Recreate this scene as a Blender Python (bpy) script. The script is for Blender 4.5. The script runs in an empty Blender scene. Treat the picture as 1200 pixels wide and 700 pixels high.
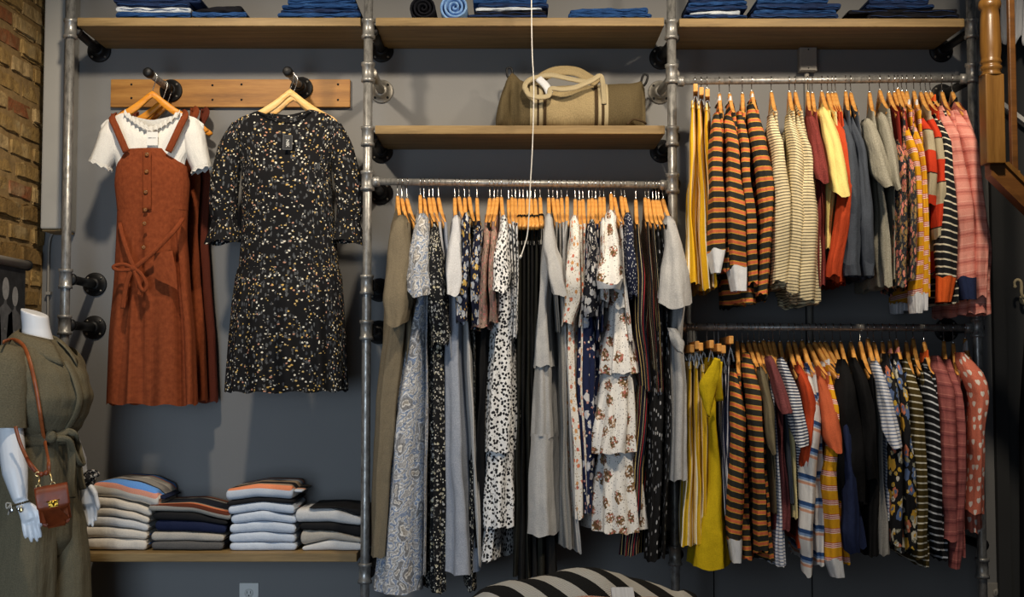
import bpy, bmesh, math, random
from mathutils import Vector, Matrix
from mathutils.bvhtree import BVHTree
random.seed(7)
PI = math.pi
SC = bpy.context.scene
COL = SC.collection

# ------------------------------------------------------------------ camera geometry
FOC = 1428.0
PITCH = math.atan(77.0/FOC)
CAM = Vector((0, -4.2, 1.35))
CF = Vector((0, math.cos(PITCH), math.sin(PITCH)))
CU = Vector((0, -math.sin(PITCH), math.cos(PITCH)))

def ray(px, py):
    return CF + Vector((1, 0, 0))*((px-600)/FOC) + CU*((350-py)/FOC)

def W(px, py, y=0.0):
    """the point of the vertical plane Y=y that is seen at a given spot of the photograph"""
    r = ray(px, py)
    t = (y-CAM.y)/r.y
    return CAM + r*t

# ------------------------------------------------------------------ mesh collecting
class MB:
    def __init__(s):
        s.v = []; s.f = []; s.uv = []; s.mi = []; s.flat = set()
    def vert(s, p, uv=(0, 0)):
        s.v.append(Vector(p)); s.uv.append(uv); return len(s.v)-1
    def face(s, idx, mi=0, flat=False):
        if flat: s.flat.add(len(s.f))
        s.f.append(tuple(idx)); s.mi.append(mi)
    def grid(s, rows, uvs=None, mi=0, closed=False):
        """rows of points -> quads; closed joins last column to the first"""
        n = len(rows[0]); base = len(s.v)
        for i, r in enumerate(rows):
            for j, p in enumerate(r):
                s.vert(p, uvs[i][j] if uvs else (j/(max(1, n-1)), i/(max(1, len(rows)-1))))
        for i in range(len(rows)-1):
            for j in range(n if closed else n-1):
                a = base+i*n+j; b = base+i*n+(j+1) % n
                s.face((a, b, b+n, a+n), mi)
        return base
    def cap(s, idx, mi=0, rev=False):
        s.face(list(reversed(idx)) if rev else idx, mi)
    def box(s, c, d, mi=0, M=None, bev=0.0):
        c = Vector(c); hx, hy, hz = d[0]/2, d[1]/2, d[2]/2
        if bev > 0:
            bm = bmesh.new(); bmesh.ops.create_cube(bm, size=1)
            for v in bm.verts: v.co = Vector((v.co.x*d[0], v.co.y*d[1], v.co.z*d[2]))
            bmesh.ops.bevel(bm, geom=bm.edges[:], offset=bev, segments=2, affect='EDGES', profile=.6)
            s.add_bm(bm, c, M, mi); bm.free(); return
        b = len(s.v)
        for z in (-hz, hz):
            for y in (-hy, hy):
                for x in (-hx, hx):
                    p = Vector((x, y, z))
                    if M: p = M @ p
                    s.vert(c+p, (x, z))
        for q in ((0, 2, 3, 1), (4, 5, 7, 6), (0, 1, 5, 4), (2, 6, 7, 3), (0, 4, 6, 2), (1, 3, 7, 5)):
            s.face([b+i for i in q], mi, True)
    def add_bm(s, bm, c=(0, 0, 0), M=None, mi=0):
        c = Vector(c); b = len(s.v)
        bm.verts.ensure_lookup_table(); bm.verts.index_update()
        for v in bm.verts:
            p = M @ v.co if M else v.co
            s.vert(c+p, (v.co.x, v.co.z))
        for f in bm.faces: s.face([b+v.index for v in f.verts], mi, True)
    def tube(s, pts, rad, n=10, mi=0, caps=True, flat=None, up=None, vs=1.0):
        """round (or flattened: flat=(side,up) factors) tube along a polyline"""
        pts = [Vector(p) for p in pts]
        if not hasattr(rad, '__len__'): rad = [rad]*len(pts)
        rows = []; uvs = []; L = 0
        prev = None
        for i, p in enumerate(pts):
            t = (pts[min(i+1, len(pts)-1)]-pts[max(i-1, 0)])
            if t.length < 1e-9: t = Vector((0, 0, 1))
            t.normalize()
            if up is not None: a = Vector(up)
            elif prev is not None: a = prev
            else: a = Vector((0, 0, 1)) if abs(t.z) < .9 else Vector((1, 0, 0))
            a = a - t*a.dot(t)
            if a.length < 1e-6: a = t.orthogonal()
            a.normalize(); b = t.cross(a); prev = a
            if i: L += (pts[i]-pts[i-1]).length
            fa, fb = flat if flat else (1, 1)
            rows.append([p + a*(math.cos(k*2*PI/n)*rad[i]*fa) + b*(math.sin(k*2*PI/n)*rad[i]*fb) for k in range(n)])
            uvs.append([(k/n*2*PI*rad[i], L*vs) for k in range(n)])
        b0 = s.grid(rows, uvs, mi, True)
        if caps:
            s.cap([b0+k for k in range(n)], mi, True)
            e = b0+(len(rows)-1)*n
            s.cap([e+k for k in range(n)], mi)
    def lathe(s, prof, c, axis=(0, 0, 1), n=24, mi=0):
        """prof: list of (radius, distance along axis)"""
        c = Vector(c); ax = Vector(axis).normalized(); a = ax.orthogonal().normalized(); b = ax.cross(a)
        rows = [[c+ax*h+(a*math.cos(k*2*PI/n)+b*math.sin(k*2*PI/n))*r for k in range(n)] for r, h in prof]
        b0 = s.grid(rows, [[(k/n*.1, h) for k in range(n)] for r, h in prof], mi, True)
        if prof[0][0] > 1e-6: s.cap([b0+k for k in range(n)], mi, True)
        if prof[-1][0] > 1e-6:
            e = b0+(len(rows)-1)*n; s.cap([e+k for k in range(n)], mi)
    def ball(s, c, r, n=12, mi=0, sc=(1, 1, 1), M=None):
        c = Vector(c); rows = []
        for i in range(n//2+1):
            th = PI*i/(n//2)
            row = []
            for k in range(n):
                p = Vector((math.sin(th)*math.cos(2*PI*k/n)*r*sc[0], math.sin(th)*math.sin(2*PI*k/n)*r*sc[1], math.cos(th)*r*sc[2]))
                row.append(c+(M @ p if M else p))
            rows.append(row)
        s.grid(rows, None, mi, True)
    def build(s, name, mats, parent=None, smooth=True, root=None):
        me = bpy.data.meshes.new(name)
        off = root.location if root is not None else Vector((0, 0, 0))
        me.from_pydata([tuple(p-off) for p in s.v], [], s.f)
        uvl = me.uv_layers.new(name='UVMap')
        li = 0
        for f in s.f:
            for i in f:
                uvl.data[li].uv = s.uv[i]; li += 1
        if not isinstance(mats, (list, tuple)): mats = [mats]
        for m in mats: me.materials.append(m)
        for k, p in enumerate(me.polygons):
            p.material_index = s.mi[k]
            p.use_smooth = smooth and (k not in s.flat)
        me.update()
        o = bpy.data.objects.new(name, me); COL.objects.link(o)
        if parent is not None: o.parent = parent
        return o

def tag(o, label, cat, group=None, kind=None):
    o['label'] = label; o['category'] = cat
    if group: o['group'] = group
    if kind: o['kind'] = kind
    return o

def thing(name, loc, label, cat, group=None):
    e = bpy.data.objects.new(name, None); COL.objects.link(e)
    e.empty_display_size = .05
    e.location = Vector(loc)
    return tag(e, label, cat, group)

def struct(o):
    o['kind'] = 'structure'; return o

def lerp(a, b, t): return a+(b-a)*t
def interp(tab, x):
    """tab: sorted list of (x, value or tuple)"""
    if x <= tab[0][0]: return tab[0][1]
    for (x0, v0), (x1, v1) in zip(tab, tab[1:]):
        if x <= x1:
            t = (x-x0)/max(1e-9, x1-x0); t = t*t*(3-2*t)*.4+t*.6
            if isinstance(v0, tuple): return tuple(lerp(a, b, t) for a, b in zip(v0, v1))
            return lerp(v0, v1, t)
    return tab[-1][1]
def smooth_pts(pts, sub=6):
    """Catmull-Rom through the points"""
    P = [Vector(p) for p in pts]; out = []
    for i in range(len(P)-1):
        p0 = P[max(i-1, 0)]; p1 = P[i]; p2 = P[i+1]; p3 = P[min(i+2, len(P)-1)]
        for k in range(sub):
            t = k/sub
            out.append(.5*((2*p1)+(p2-p0)*t+(2*p0-5*p1+4*p2-p3)*t*t+(3*p1-p0-3*p2+p3)*t**3))
    out.append(P[-1]); return out

# ------------------------------------------------------------------ materials
def srgb(r, g, b):
    def f(c):
        c /= 255.0
        return c/12.92 if c <= .04045 else ((c+.055)/1.055)**2.4
    return (f(r), f(g), f(b), 1)

class Mat:
    def __init__(s, name, rough=.85, metal=0.0, spec=.3):
        s.m = bpy.data.materials.new(name); s.m.use_nodes = True
        s.nt = s.m.node_tree; s.bs = s.nt.nodes['Principled BSDF']
        s.bs.inputs['Roughness'].default_value = rough
        s.bs.inputs['Metallic'].default_value = metal
        s.bs.inputs['Specular IOR Level'].default_value = spec
    def n(s, t, **kw):
        nd = s.nt.nodes.new(t)
        for k, v in kw.items():
            if k.startswith('i_'):
                key = k[2:]; key = int(key) if key.isdigit() else key
                s.put(v, nd.inputs[key])
            else: setattr(nd, k, v)
        return nd
    def put(s, v, inp):
        if hasattr(v, 'is_output') or isinstance(v, bpy.types.NodeSocket): s.nt.links.new(v, inp)
        else: inp.default_value = v
    def math(s, op, a, b=0.0, c=None):
        nd = s.nt.nodes.new('ShaderNodeMath'); nd.operation = op
        s.put(a, nd.inputs[0]); s.put(b, nd.inputs[1])
        if c is not None: s.put(c, nd.inputs[2])
        return nd.outputs[0]
    def uv(s):
        return s.n('ShaderNodeUVMap', uv_map='UVMap').outputs[0]
    def obj(s):
        return s.n('ShaderNodeTexCoord').outputs['Object']
    def mapping(s, v, scale=(1, 1, 1), rot=(0, 0, 0), loc=(0, 0, 0)):
        nd = s.n('ShaderNodeMapping'); s.put(v, nd.inputs[0])
        nd.inputs['Scale'].default_value = scale; nd.inputs['Rotation'].default_value = rot; nd.inputs['Location'].default_value = loc
        return nd.outputs[0]
    def xyz(s, v):
        nd = s.n('ShaderNodeSeparateXYZ'); s.put(v, nd.inputs[0]); return nd.outputs
    def noise(s, v, scale=5, detail=3, rough=.5):
        nd = s.n('ShaderNodeTexNoise'); s.put(v, nd.inputs['Vector'])
        nd.inputs['Scale'].default_value = scale; nd.inputs['Detail'].default_value = detail; nd.inputs['Roughness'].default_value = rough
        return nd.outputs['Fac']
    def ramp(s, f, stops, const=False):
        nd = s.n('ShaderNodeValToRGB'); s.put(f, nd.inputs[0])
        cr = nd.color_ramp
        cr.interpolation = 'CONSTANT' if const else 'LINEAR'
        while len(cr.elements) > 1: cr.elements.remove(cr.elements[0])
        cr.elements[0].position = stops[0][0]; cr.elements[0].color = stops[0][1]
        for p, c in stops[1:]:
            e = cr.elements.new(p); e.color = c
        return nd.outputs[0]
    def mix(s, f, a, b, mode='MIX'):
        nd = s.n('ShaderNodeMix', data_type='RGBA', blend_type=mode)
        s.put(f, nd.inputs[0]); s.put(a, nd.inputs[6]); s.put(b, nd.inputs[7])
        return nd.outputs[2]
    def color(s, c):
        s.put(c, s.bs.inputs['Base Color']); return s
    def bump(s, h, strength=.3, dist=.01):
        nd = s.n('ShaderNodeBump'); s.put(h, nd.inputs['Height'])
        nd.inputs['Strength'].default_value = strength; nd.inputs['Distance'].default_value = dist
        s.nt.links.new(nd.outputs[0], s.bs.inputs['Normal']); return s
    def wrinkle(s, strength=.35, fine=True):
        """soft creases of hanging cloth, long in the hanging direction, plus a weave"""
        u = s.uv()
        a = s.noise(s.mapping(u, (16, 5, 1)), 1.0, 3)
        b = s.noise(s.mapping(u, (30, 26, 1)), 1.0, 2)
        h = s.math('ADD', s.math('MULTIPLY', a, 1.0), s.math('MULTIPLY', b, .22))
        if fine:
            w = s.noise(u, 420, 1); h = s.math('ADD', h, s.math('MULTIPLY', w, .05))
        return s.bump(h, min(1, strength*1.5), .022)
    def stripe_fac(s, period, axis=1, off=0.0, v=None):
        c = s.xyz(v if v is not None else s.uv())[axis]
        return s.math('FRACT', s.math('ADD', s.math('DIVIDE', c, period), off+50))

MATS = {}
def heather(m, col, amt=.12, scale=260):
    """colour with slight yarn variation"""
    n = m.noise(m.uv(), scale, 2)
    d = tuple(c*(1-amt*1.6) for c in col[:3])+(1,); l = tuple(min(1, c*(1+amt*1.6)) for c in col[:3])+(1,)
    return m.ramp(n, [(.3, d), (.7, l)])
def cloth(name, col, amt=.1, rough=.9, wr=.35):
    m = Mat(name, rough, 0, .2); m.color(heather(m, col, amt)); m.wrinkle(wr)
    MATS[name] = m.m; return m.m
def stripes(name, period, stops, axis=1, wr=.3, wob=.0, off=0.0):
    """stops: list of (start fraction, colour)"""
    m = Mat(name, .9, 0, .2)
    u = m.uv()
    f = m.stripe_fac(period, axis, off, u)
    if wob:
        f = m.math('FRACT', m.math('ADD', f, m.math('MULTIPLY', m.noise(u, 9, 1), wob)))
    c = m.ramp(f, stops, True)
    y = m.noise(u, 300, 1)
    c = m.mix(.12, c, m.ramp(y, [(.3, (0, 0, 0, 1)), (.7, (1, 1, 1, 1))]), 'OVERLAY')
    m.color(c); m.wrinkle(wr); MATS[name] = m.m; return m.m
def print_cloth(name, bg, layers, wr=.3, rough=.85, amt=.06):
    """bg colour with layers of motifs: (cells per metre, radius 0-.5, [colours], stretch, ragged, density)"""
    m = Mat(name, rough, 0, .25)
    u = m.uv(); c = heather(m, bg, amt)
    for k, layer in enumerate(layers):
        if layer[0] == 'bunch':
            # flower bunches: a ragged round patch filled with small petals
            _, sc, r, fine, cols, rag = layer
            v = m.mapping(u, (sc, sc, 1), (0, 0, .3))
            nz = m.n('ShaderNodeTexNoise'); m.put(u, nz.inputs['Vector']); nz.inputs['Scale'].default_value = 110; nz.inputs['Detail'].default_value = 1
            vm = m.n('ShaderNodeVectorMath', operation='SCALE'); m.put(nz.outputs['Color'], vm.inputs[0]); vm.inputs['Scale'].default_value = rag*1.6
            va = m.n('ShaderNodeVectorMath', operation='ADD'); m.put(v, va.inputs[0]); m.put(vm.outputs[0], va.inputs[1])
            vo = m.n('ShaderNodeTexVoronoi', voronoi_dimensions='2D'); m.put(va.outputs[0], vo.inputs['Vector']); vo.inputs['Scale'].default_value = 1; vo.inputs['Randomness'].default_value = .6
            vf = m.n('ShaderNodeTexVoronoi', voronoi_dimensions='2D'); m.put(u, vf.inputs['Vector']); vf.inputs['Scale'].default_value = fine
            rc = m.xyz(vf.outputs['Color'])
            mask = m.math('MULTIPLY', m.math('LESS_THAN', vo.outputs['Distance'], r), m.math('LESS_THAN', rc[0], .86))
            c = m.mix(mask, c, m.ramp(rc[1], [(i/len(cols), q) for i, q in enumerate(cols)], True))
            continue
        sc, r, cols, st, rag, dens = layer
        v = m.mapping(u, (sc*st, sc, 1), (0, 0, .5*k), (3.7*k, 1.3*k, 0))
        if rag:
            nz = m.n('ShaderNodeTexNoise'); m.put(v, nz.inputs['Vector']); nz.inputs['Scale'].default_value = 2.6; nz.inputs['Detail'].default_value = 1
            vm = m.n('ShaderNodeVectorMath', operation='SCALE'); m.put(nz.outputs['Color'], vm.inputs[0]); vm.inputs['Scale'].default_value = rag
            va = m.n('ShaderNodeVectorMath', operation='ADD'); m.put(v, va.inputs[0]); m.put(vm.outputs[0], va.inputs[1]); v = va.outputs[0]
        vo = m.n('ShaderNodeTexVoronoi', voronoi_dimensions='2D'); m.put(v, vo.inputs['Vector']); vo.inputs['Scale'].default_value = 1
        rc = m.xyz(vo.outputs['Color'])
        mask = m.math('MULTIPLY', m.math('LESS_THAN', vo.outputs['Distance'], r), m.math('LESS_THAN', rc[0], dens))
        n = len(cols)
        cc = m.ramp(rc[1], [(i/n, q) for i, q in enumerate(cols)], True)
        # darker eye in the middle of larger motifs
        if r > .3:
            eye = m.math('LESS_THAN', vo.outputs['Distance'], r*.38)
            cc = m.mix(eye, cc, m.ramp(rc[2], [(i/n, q) for i, q in enumerate(cols[::-1])], True))
        c = m.mix(mask, c, cc)
    m.color(c); m.wrinkle(wr); MATS[name] = m.m; return m.m
# ------------------------------------------------------------------ hard materials
def simple(name, col, rough=.5, metal=0.0, spec=.4, var=0.0, vscale=20, bump=0.0):
    m = Mat(name, rough, metal, spec)
    if var:
        n = m.noise(m.obj(), vscale, 4, .6)
        m.color(m.ramp(n, [(.3, tuple(c*(1-var) for c in col[:3])+(1,)), (.7, tuple(min(1, c*(1+var)) for c in col[:3])+(1,))]))
        if bump: m.bump(n, bump, .004)
    else: m.color(col)
    MATS[name] = m.m; return m.m

def wood(name, dark, mid, light, axis=0, scale=1.0, rough=.45, spec=.35):
    m = Mat(name, rough, 0, spec)
    sc = [9*scale, 9*scale, 9*scale]; sc[axis] = .7*scale
    v = m.mapping(m.obj(), tuple(sc))
    n1 = m.noise(v, 3.2, 5, .62)
    v2 = m.mapping(m.obj(), tuple(14*x for x in sc))
    n2 = m.noise(v2, 2.0, 2)
    f = m.math('ADD', m.math('MULTIPLY', n1, .8), m.math('MULTIPLY', n2, .2))
    m.color(m.ramp(f, [(.3, dark), (.5, mid), (.7, light)]))
    m.bump(n2, .12, .002); MATS[name] = m.m; return m.m

wood('shelf_wood', srgb(102, 82, 48), srgb(134, 110, 70), srgb(158, 132, 88), 0, 1.0, .55)
wood('board_wood', srgb(120, 78, 30), srgb(160, 110, 48), srgb(184, 134, 66), 0, 1.1, .5)
wood('hanger_wood', srgb(186, 124, 56), srgb(216, 154, 78), srgb(230, 178, 104), 1, 2.5, .4)
wood('hanger_light', srgb(214, 160, 88), srgb(236, 188, 116), srgb(246, 206, 142), 0, 2.5, .4)
wood('hanger_amber', srgb(190, 116, 28), srgb(216, 140, 40), srgb(230, 160, 62), 0, 2.5, .4)
wood('stair_wood', srgb(82, 54, 20), srgb(110, 76, 32), srgb(130, 94, 46), 2, 1.0, .32, .5)
wood('stair_side', srgb(70, 44, 18), srgb(92, 58, 25), srgb(112, 74, 34), 0, 1.0, .32, .5)

def pipe_metal():
    m = Mat('galvanised_pipe', .42, .55, .5)
    v = m.mapping(m.obj(), (60, 60, 22))
    n = m.noise(v, 1.4, 4, .65)
    m.color(m.ramp(n, [(.32, srgb(104, 103, 101)), (.5, srgb(146, 145, 142)), (.72, srgb(182, 181, 177))]))
    r = m.ramp(n, [(.3, (.5, .5, .5, 1)), (.7, (.28, .28, .28, 1))]); m.put(r, m.bs.inputs['Roughness'])
    m.bump(n, .02, .001); MATS['galvanised_pipe'] = m.m
pipe_metal()
simple('black_iron', srgb(34, 34, 35), .5, .55, .4, .25, 60, .15)
simple('flange_steel', srgb(150, 146, 138), .45, .8, .5, .2, 50)
simple('chrome_wire', srgb(205, 205, 205), .25, 1.0)
simple('dark_hole', srgb(14, 14, 14), .8)
simple('brass', srgb(222, 178, 74), .28, 1.0)
simple('gold_pale', srgb(226, 200, 140), .3, 1.0)
simple('plastic_white', srgb(214, 214, 210), .45)
simple('plastic_grey', srgb(150, 146, 138), .5)
simple('tag_white', srgb(232, 232, 228), .6)
simple('tag_black', srgb(30, 31, 33), .5)
simple('tag_grey', srgb(110, 112, 116), .6)
simple('mannequin_white', srgb(226, 228, 232), .35, 0, .45)
simple('button_horn', srgb(122, 74, 28), .3, 0, .5, .3, 120)
simple('cord_white', srgb(215, 212, 205), .6)
simple('hook_cream', srgb(206, 190, 150), .45)

def wallpaint():
    m = Mat('wall_paint', .8, 0, .2)
    n = m.noise(m.obj(), 90, 4); n2 = m.noise(m.obj(), 1.6, 2)
    m.color(m.ramp(n2, [(.3, srgb(124, 124, 124)), (.7, srgb(132, 132, 131))]))
    m.bump(n, .12, .003); MATS['wall_paint'] = m.m
wallpaint()
simple('dark_grey', srgb(58, 59, 60), .75, 0, .2, .06, 3)  # darker grey for the end wall and its edge trim
simple('cover_paint', srgb(158, 156, 150), .55, 0, .3, .05, 4)
simple('floor_wood', srgb(52, 40, 30), .5, 0, .3, .3, 4)

def brick():
    m = Mat('brick', .95, 0, .1)
    o = m.obj()
    at = m.n('ShaderNodeAttribute', attribute_name='tone').outputs['Fac']
    n = m.noise(o, 26, 5, .65); n2 = m.noise(o, 7, 3)
    base = m.ramp(at, [(0, srgb(140, 110, 66)), (.35, srgb(168, 136, 82)), (.7, srgb(186, 154, 98)), (.92, srgb(198, 170, 122)), (1, srgb(150, 92, 60))])
    c = m.mix(m.math('MULTIPLY', m.ramp(n, [(.35, (0, 0, 0, 1)), (.62, (1, 1, 1, 1))]), .6), base, srgb(112, 92, 62))
    c = m.mix(m.math('MULTIPLY', m.ramp(n2, [(.55, (0, 0, 0, 1)), (.72, (1, 1, 1, 1))]), .5), c, srgb(186, 168, 130))
    m.color(c); m.bump(n, .7, .012); MATS['brick'] = m.m
brick()
simple('mortar', srgb(150, 124, 84), .95, 0, .1, .25, 30, .5)

def leather():
    m = Mat('tan_leather', .38, 0, .5)
    o = m.obj(); vo = m.n('ShaderNodeTexVoronoi', feature='DISTANCE_TO_EDGE'); m.put(o, vo.inputs['Vector']); vo.inputs['Scale'].default_value = 420
    n = m.noise(o, 40, 3)
    m.color(m.ramp(n, [(.3, srgb(110, 48, 22)), (.7, srgb(142, 66, 32))]))
    m.bump(vo.outputs['Distance'], .35, .002); MATS['tan_leather'] = m.m
    m2 = Mat('strap_leather', .42, 0, .45); m2.color(m2.ramp(m2.noise(m2.obj(), 50, 3), [(.3, srgb(136, 70, 34)), (.7, srgb(166, 90, 46))])); MATS['strap_leather'] = m2.m
leather()
def photo_print():
    """a grainy black and white group of figures: soft light faces and shirts on dark"""
    simple('print_dark', srgb(48, 49, 51), .7, 0, .2, .35, 24)
    simple('print_mid', srgb(96, 97, 99), .7, 0, .2, .25, 40)
    simple('print_light', srgb(150, 150, 150), .7, 0, .2, .18, 60)
photo_print()

# ------------------------------------------------------------------ cloths
K = srgb(20, 20, 22)
cloth('khaki', srgb(112, 102, 84)); cloth('olive_dark', srgb(44, 43, 37))
cloth('olive_jumpsuit', srgb(104, 96, 76), .14); cloth('black_twill', srgb(34, 33, 32))
cloth('black_cloth', srgb(16, 16, 18)); cloth('light_grey', srgb(172, 172, 172)); cloth('pale_grey', srgb(196, 197, 200))
cloth('blue_grey', srgb(150, 156, 168)); cloth('mid_grey', srgb(140, 138, 134), .14); cloth('grey_melange', srgb(150, 146, 132), .2)
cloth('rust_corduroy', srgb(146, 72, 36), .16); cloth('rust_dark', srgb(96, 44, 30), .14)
cloth('white_rib', srgb(228, 226, 220), .05); cloth('cream', srgb(222, 206, 150), .06); cloth('butter', srgb(228, 208, 128), .06)
cloth('burgundy', srgb(120, 52, 48), .3); cloth('burgundy_melange', srgb(108, 58, 60), .35); cloth('rust_red', srgb(186, 70, 36), .1); cloth('dark_red', srgb(128, 38, 30), .1)
cloth('red', srgb(196, 58, 30), .08); cloth('slate', srgb(70, 76, 86), .12); cloth('navy', srgb(34, 44, 76), .12)
cloth('mustard', srgb(186, 160, 18), .08); cloth('terracotta', srgb(186, 92, 58), .1)
cloth('white_cotton', srgb(214, 216, 220), .05); cloth('orange', srgb(214, 92, 36), .1); cloth('pink_trim', srgb(222, 150, 142), .08)
cloth('canvas_cream', srgb(156, 138, 102), .12); cloth('canvas_olive', srgb(92, 80, 56), .14); cloth('webbing_white', srgb(172, 158, 126), .06); cloth('webbing_dark', srgb(66, 52, 34), .1)
cloth('grey_hood', srgb(170, 176, 180), .08)

OB = [(0, K), (.52, srgb(204, 150, 38)), (.585, srgb(206, 98, 56)), (.88, srgb(204, 150, 38)), (.94, K)]
OB = [(0, srgb(44, 43, 40)), (.5, srgb(206, 158, 56)), (.57, srgb(206, 108, 70)), (.87, srgb(206, 158, 56)), (.94, srgb(44, 43, 40))]
stripes('orange_black', .0335, OB, 1, .25, .06)
stripes('cream_fine', .0100, [(0, srgb(222, 206, 166)), (.68, srgb(84, 78, 68))], 1, .3, .05)
stripes('yellow_white', .044, [(0, srgb(226, 176, 36)), (.48, srgb(244, 238, 216)), (.62, srgb(226, 176, 36)), (.72, srgb(244, 238, 216)), (.86, srgb(226, 176, 36))], 0, .3)
stripes('yellow_white_low', .040, [(0, srgb(206, 168, 34)), (.46, srgb(240, 236, 220)), (.6, srgb(206, 168, 34)), (.7, srgb(240, 236, 220)), (.84, srgb(206, 168, 34))], 0, .3)
stripes('navy_white', .016, [(0, srgb(24, 28, 52)), (.76, srgb(214, 216, 222))], 0, .3)
stripes('navy_fine', .0098, [(0, srgb(206, 210, 216)), (.5, srgb(52, 62, 88))], 1, .3)
stripes('blue_fine', .011, [(0, srgb(216, 218, 224)), (.68, srgb(92, 112, 150))], 1, .3)
stripes('black_white', .0235, [(0, srgb(30, 31, 34)), (.78, srgb(222, 214, 190))], 1, .25, .05)
stripes('black_white_low', .0235, [(0, srgb(24, 25, 28)), (.76, srgb(200, 204, 210))], 1, .25, .05)
stripes('olive_white', .0215, [(0, srgb(70, 58, 24)), (.78, srgb(206, 202, 186))], 1, .25, .05)
stripes('pink_stripe', .045, [(0, srgb(220, 148, 134)), (.45, srgb(208, 130, 116)), (.62, srgb(186, 108, 98)), (.75, srgb(212, 136, 124)), (.93, srgb(230, 168, 152))], 1, .3, .04)
stripes('maroon_stripe', .04, [(0, srgb(160, 92, 88)), (.45, srgb(148, 82, 80)), (.62, srgb(124, 66, 66)), (.75, srgb(150, 84, 82)), (.93, srgb(188, 118, 108))], 1, .3, .04)
P = srgb(186, 60, 56); Wt = srgb(238, 214, 200)
stripes('mustard_plaid', .046, [(0, srgb(216, 156, 30)), (.5, Wt), (.56, P), (.62, Wt), (.69, P), (.75, Wt), (.81, P), (.86, srgb(216, 156, 30))], 1, .25)
stripes('white_blue', .0875, [(0, srgb(220, 220, 220)), (.4, srgb(214, 160, 134)), (.5, srgb(220, 220, 220)), (.55, srgb(130, 160, 204)), (.64, srgb(46, 78, 128)), (.78, srgb(220, 220, 220))], 1, .25)
stripes('red_block', .145, [(0, srgb(200, 60, 32)), (.5, srgb(176, 164, 136)), (.97, srgb(40, 34, 30))], 1, .25)
stripes('navy_multi', .034, [(0, srgb(20, 22, 34)), (.3, srgb(214, 186, 120)), (.37, srgb(20, 22, 34)), (.64, srgb(178, 50, 48)), (.7, srgb(20, 22, 34)), (.9, srgb(214, 200, 160)), (.95, srgb(20, 22, 34))], 0, .3)
m = Mat('knit_bw', .95, 0, .1); _u = m.uv(); _f = m.math('FRACT', m.math('ADD', m.math('ADD', m.stripe_fac(.080, 1, 0, _u), 0), m.math('MULTIPLY', m.noise(_u, 8, 1), .05)))
m.color(m.ramp(_f, [(0, srgb(40, 40, 39)), (.5, srgb(212, 209, 200))], True)); m.bump(m.math('PINGPONG', m.stripe_fac(.0062, 0, 0, _u), .5), .9, .006); MATS['knit_bw'] = m.m
stripes('sweater_blue_pink', .2, [(0, srgb(220, 212, 200)), (.29, srgb(226, 156, 132)), (.385, srgb(100, 152, 220)), (.53, srgb(44, 44, 50)), (.585, srgb(150, 146, 142))], 1, .15, .01)
stripes('sweater_orange', .2, [(0, srgb(196, 204, 214)), (.25, srgb(226, 138, 98)), (.34, srgb(150, 132, 112)), (.40, srgb(30, 30, 34)), (.7, srgb(150, 132, 112))], 1, .15, .01)
stripes('sweater_brown', .2, [(0, srgb(150, 146, 138)), (.14, srgb(92, 44, 28)), (.22, srgb(214, 122, 84)), (.29, srgb(160, 148, 130)), (.36, srgb(30, 34, 46))], 1, .15, .01)
cloth('knit_cream', srgb(214, 206, 194), .05); cloth('knit_ivory', srgb(206, 206, 206), .05); cloth('knit_pale_blue', srgb(196, 206, 220), .05)
cloth('knit_stone', srgb(176, 170, 160), .08); cloth('knit_charcoal', srgb(92, 90, 88), .12); cloth('knit_black', srgb(30, 30, 32), .1); cloth('knit_navy', srgb(26, 34, 62), .1)
print_cloth('pink_speckle', srgb(200, 150, 130), [(170, .4, [srgb(226, 200, 180), srgb(170, 120, 84), srgb(210, 100, 90), srgb(216, 180, 160)], 1, 0, .9)])

def denim(name, a, b, seam):
    m = Mat(name, .9, 0, .15); u = m.uv()
    n = m.noise(m.mapping(u, (6, 26, 1)), 2.4, 4, .65); n2 = m.noise(u, 240, 2)
    c = m.ramp(n, [(.3, a), (.62, b), (.82, seam)])
    c = m.mix(.18, c, m.ramp(n2, [(.3, (0, 0, 0, 1)), (.7, (1, 1, 1, 1))]), 'OVERLAY')
    m.color(c); m.bump(n, .4, .006); MATS[name] = m.m
denim('denim_dark', srgb(22, 32, 58), srgb(36, 54, 92), srgb(70, 96, 140))
denim('denim_blue', srgb(24, 48, 88), srgb(38, 74, 126), srgb(92, 132, 180))
denim('denim_light', srgb(90, 130, 186), srgb(142, 180, 224), srgb(200, 218, 240))
denim('denim_white', srgb(160, 172, 186), srgb(206, 212, 218), srgb(232, 234, 236))
denim('denim_black', srgb(14, 14, 18), srgb(24, 25, 32), srgb(44, 46, 56))

Y_ = srgb(206, 168, 92); Cw = srgb(226, 220, 204); Gd = srgb(120, 118, 112)
print_cloth('black_meadow', srgb(14, 14, 17), [(52, .34, [srgb(64, 66, 70), srgb(88, 90, 92)], 2.1, .8, .34), (84, .25, [Y_, Cw, srgb(206, 178, 120), Cw, srgb(190, 140, 116)], 1, .5, .24), (130, .2, [Cw, srgb(190, 160, 96), srgb(150, 144, 136)], .8, .3, .16)], .25)
print_cloth('black_floral', srgb(16, 17, 20), [(74, .32, [srgb(176, 174, 168), srgb(110, 110, 112), srgb(186, 178, 150)], 1, .6, .42), (120, .24, [Cw, Gd], 1, .5, .4)])
print_cloth('navy_floral', srgb(20, 24, 46), [(38, .42, [srgb(176, 180, 188), srgb(206, 170, 88), srgb(186, 188, 196), srgb(120, 130, 150)], 1, .5, .62), (70, .25, [Cw, srgb(200, 160, 90)], 1, .5, .35)])
print_cloth('mauve_floral', srgb(152, 126, 112), [(90, .36, [srgb(200, 112, 110), srgb(70, 62, 54), srgb(212, 150, 140), srgb(96, 92, 70)], 1, .5, .7)])
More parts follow.
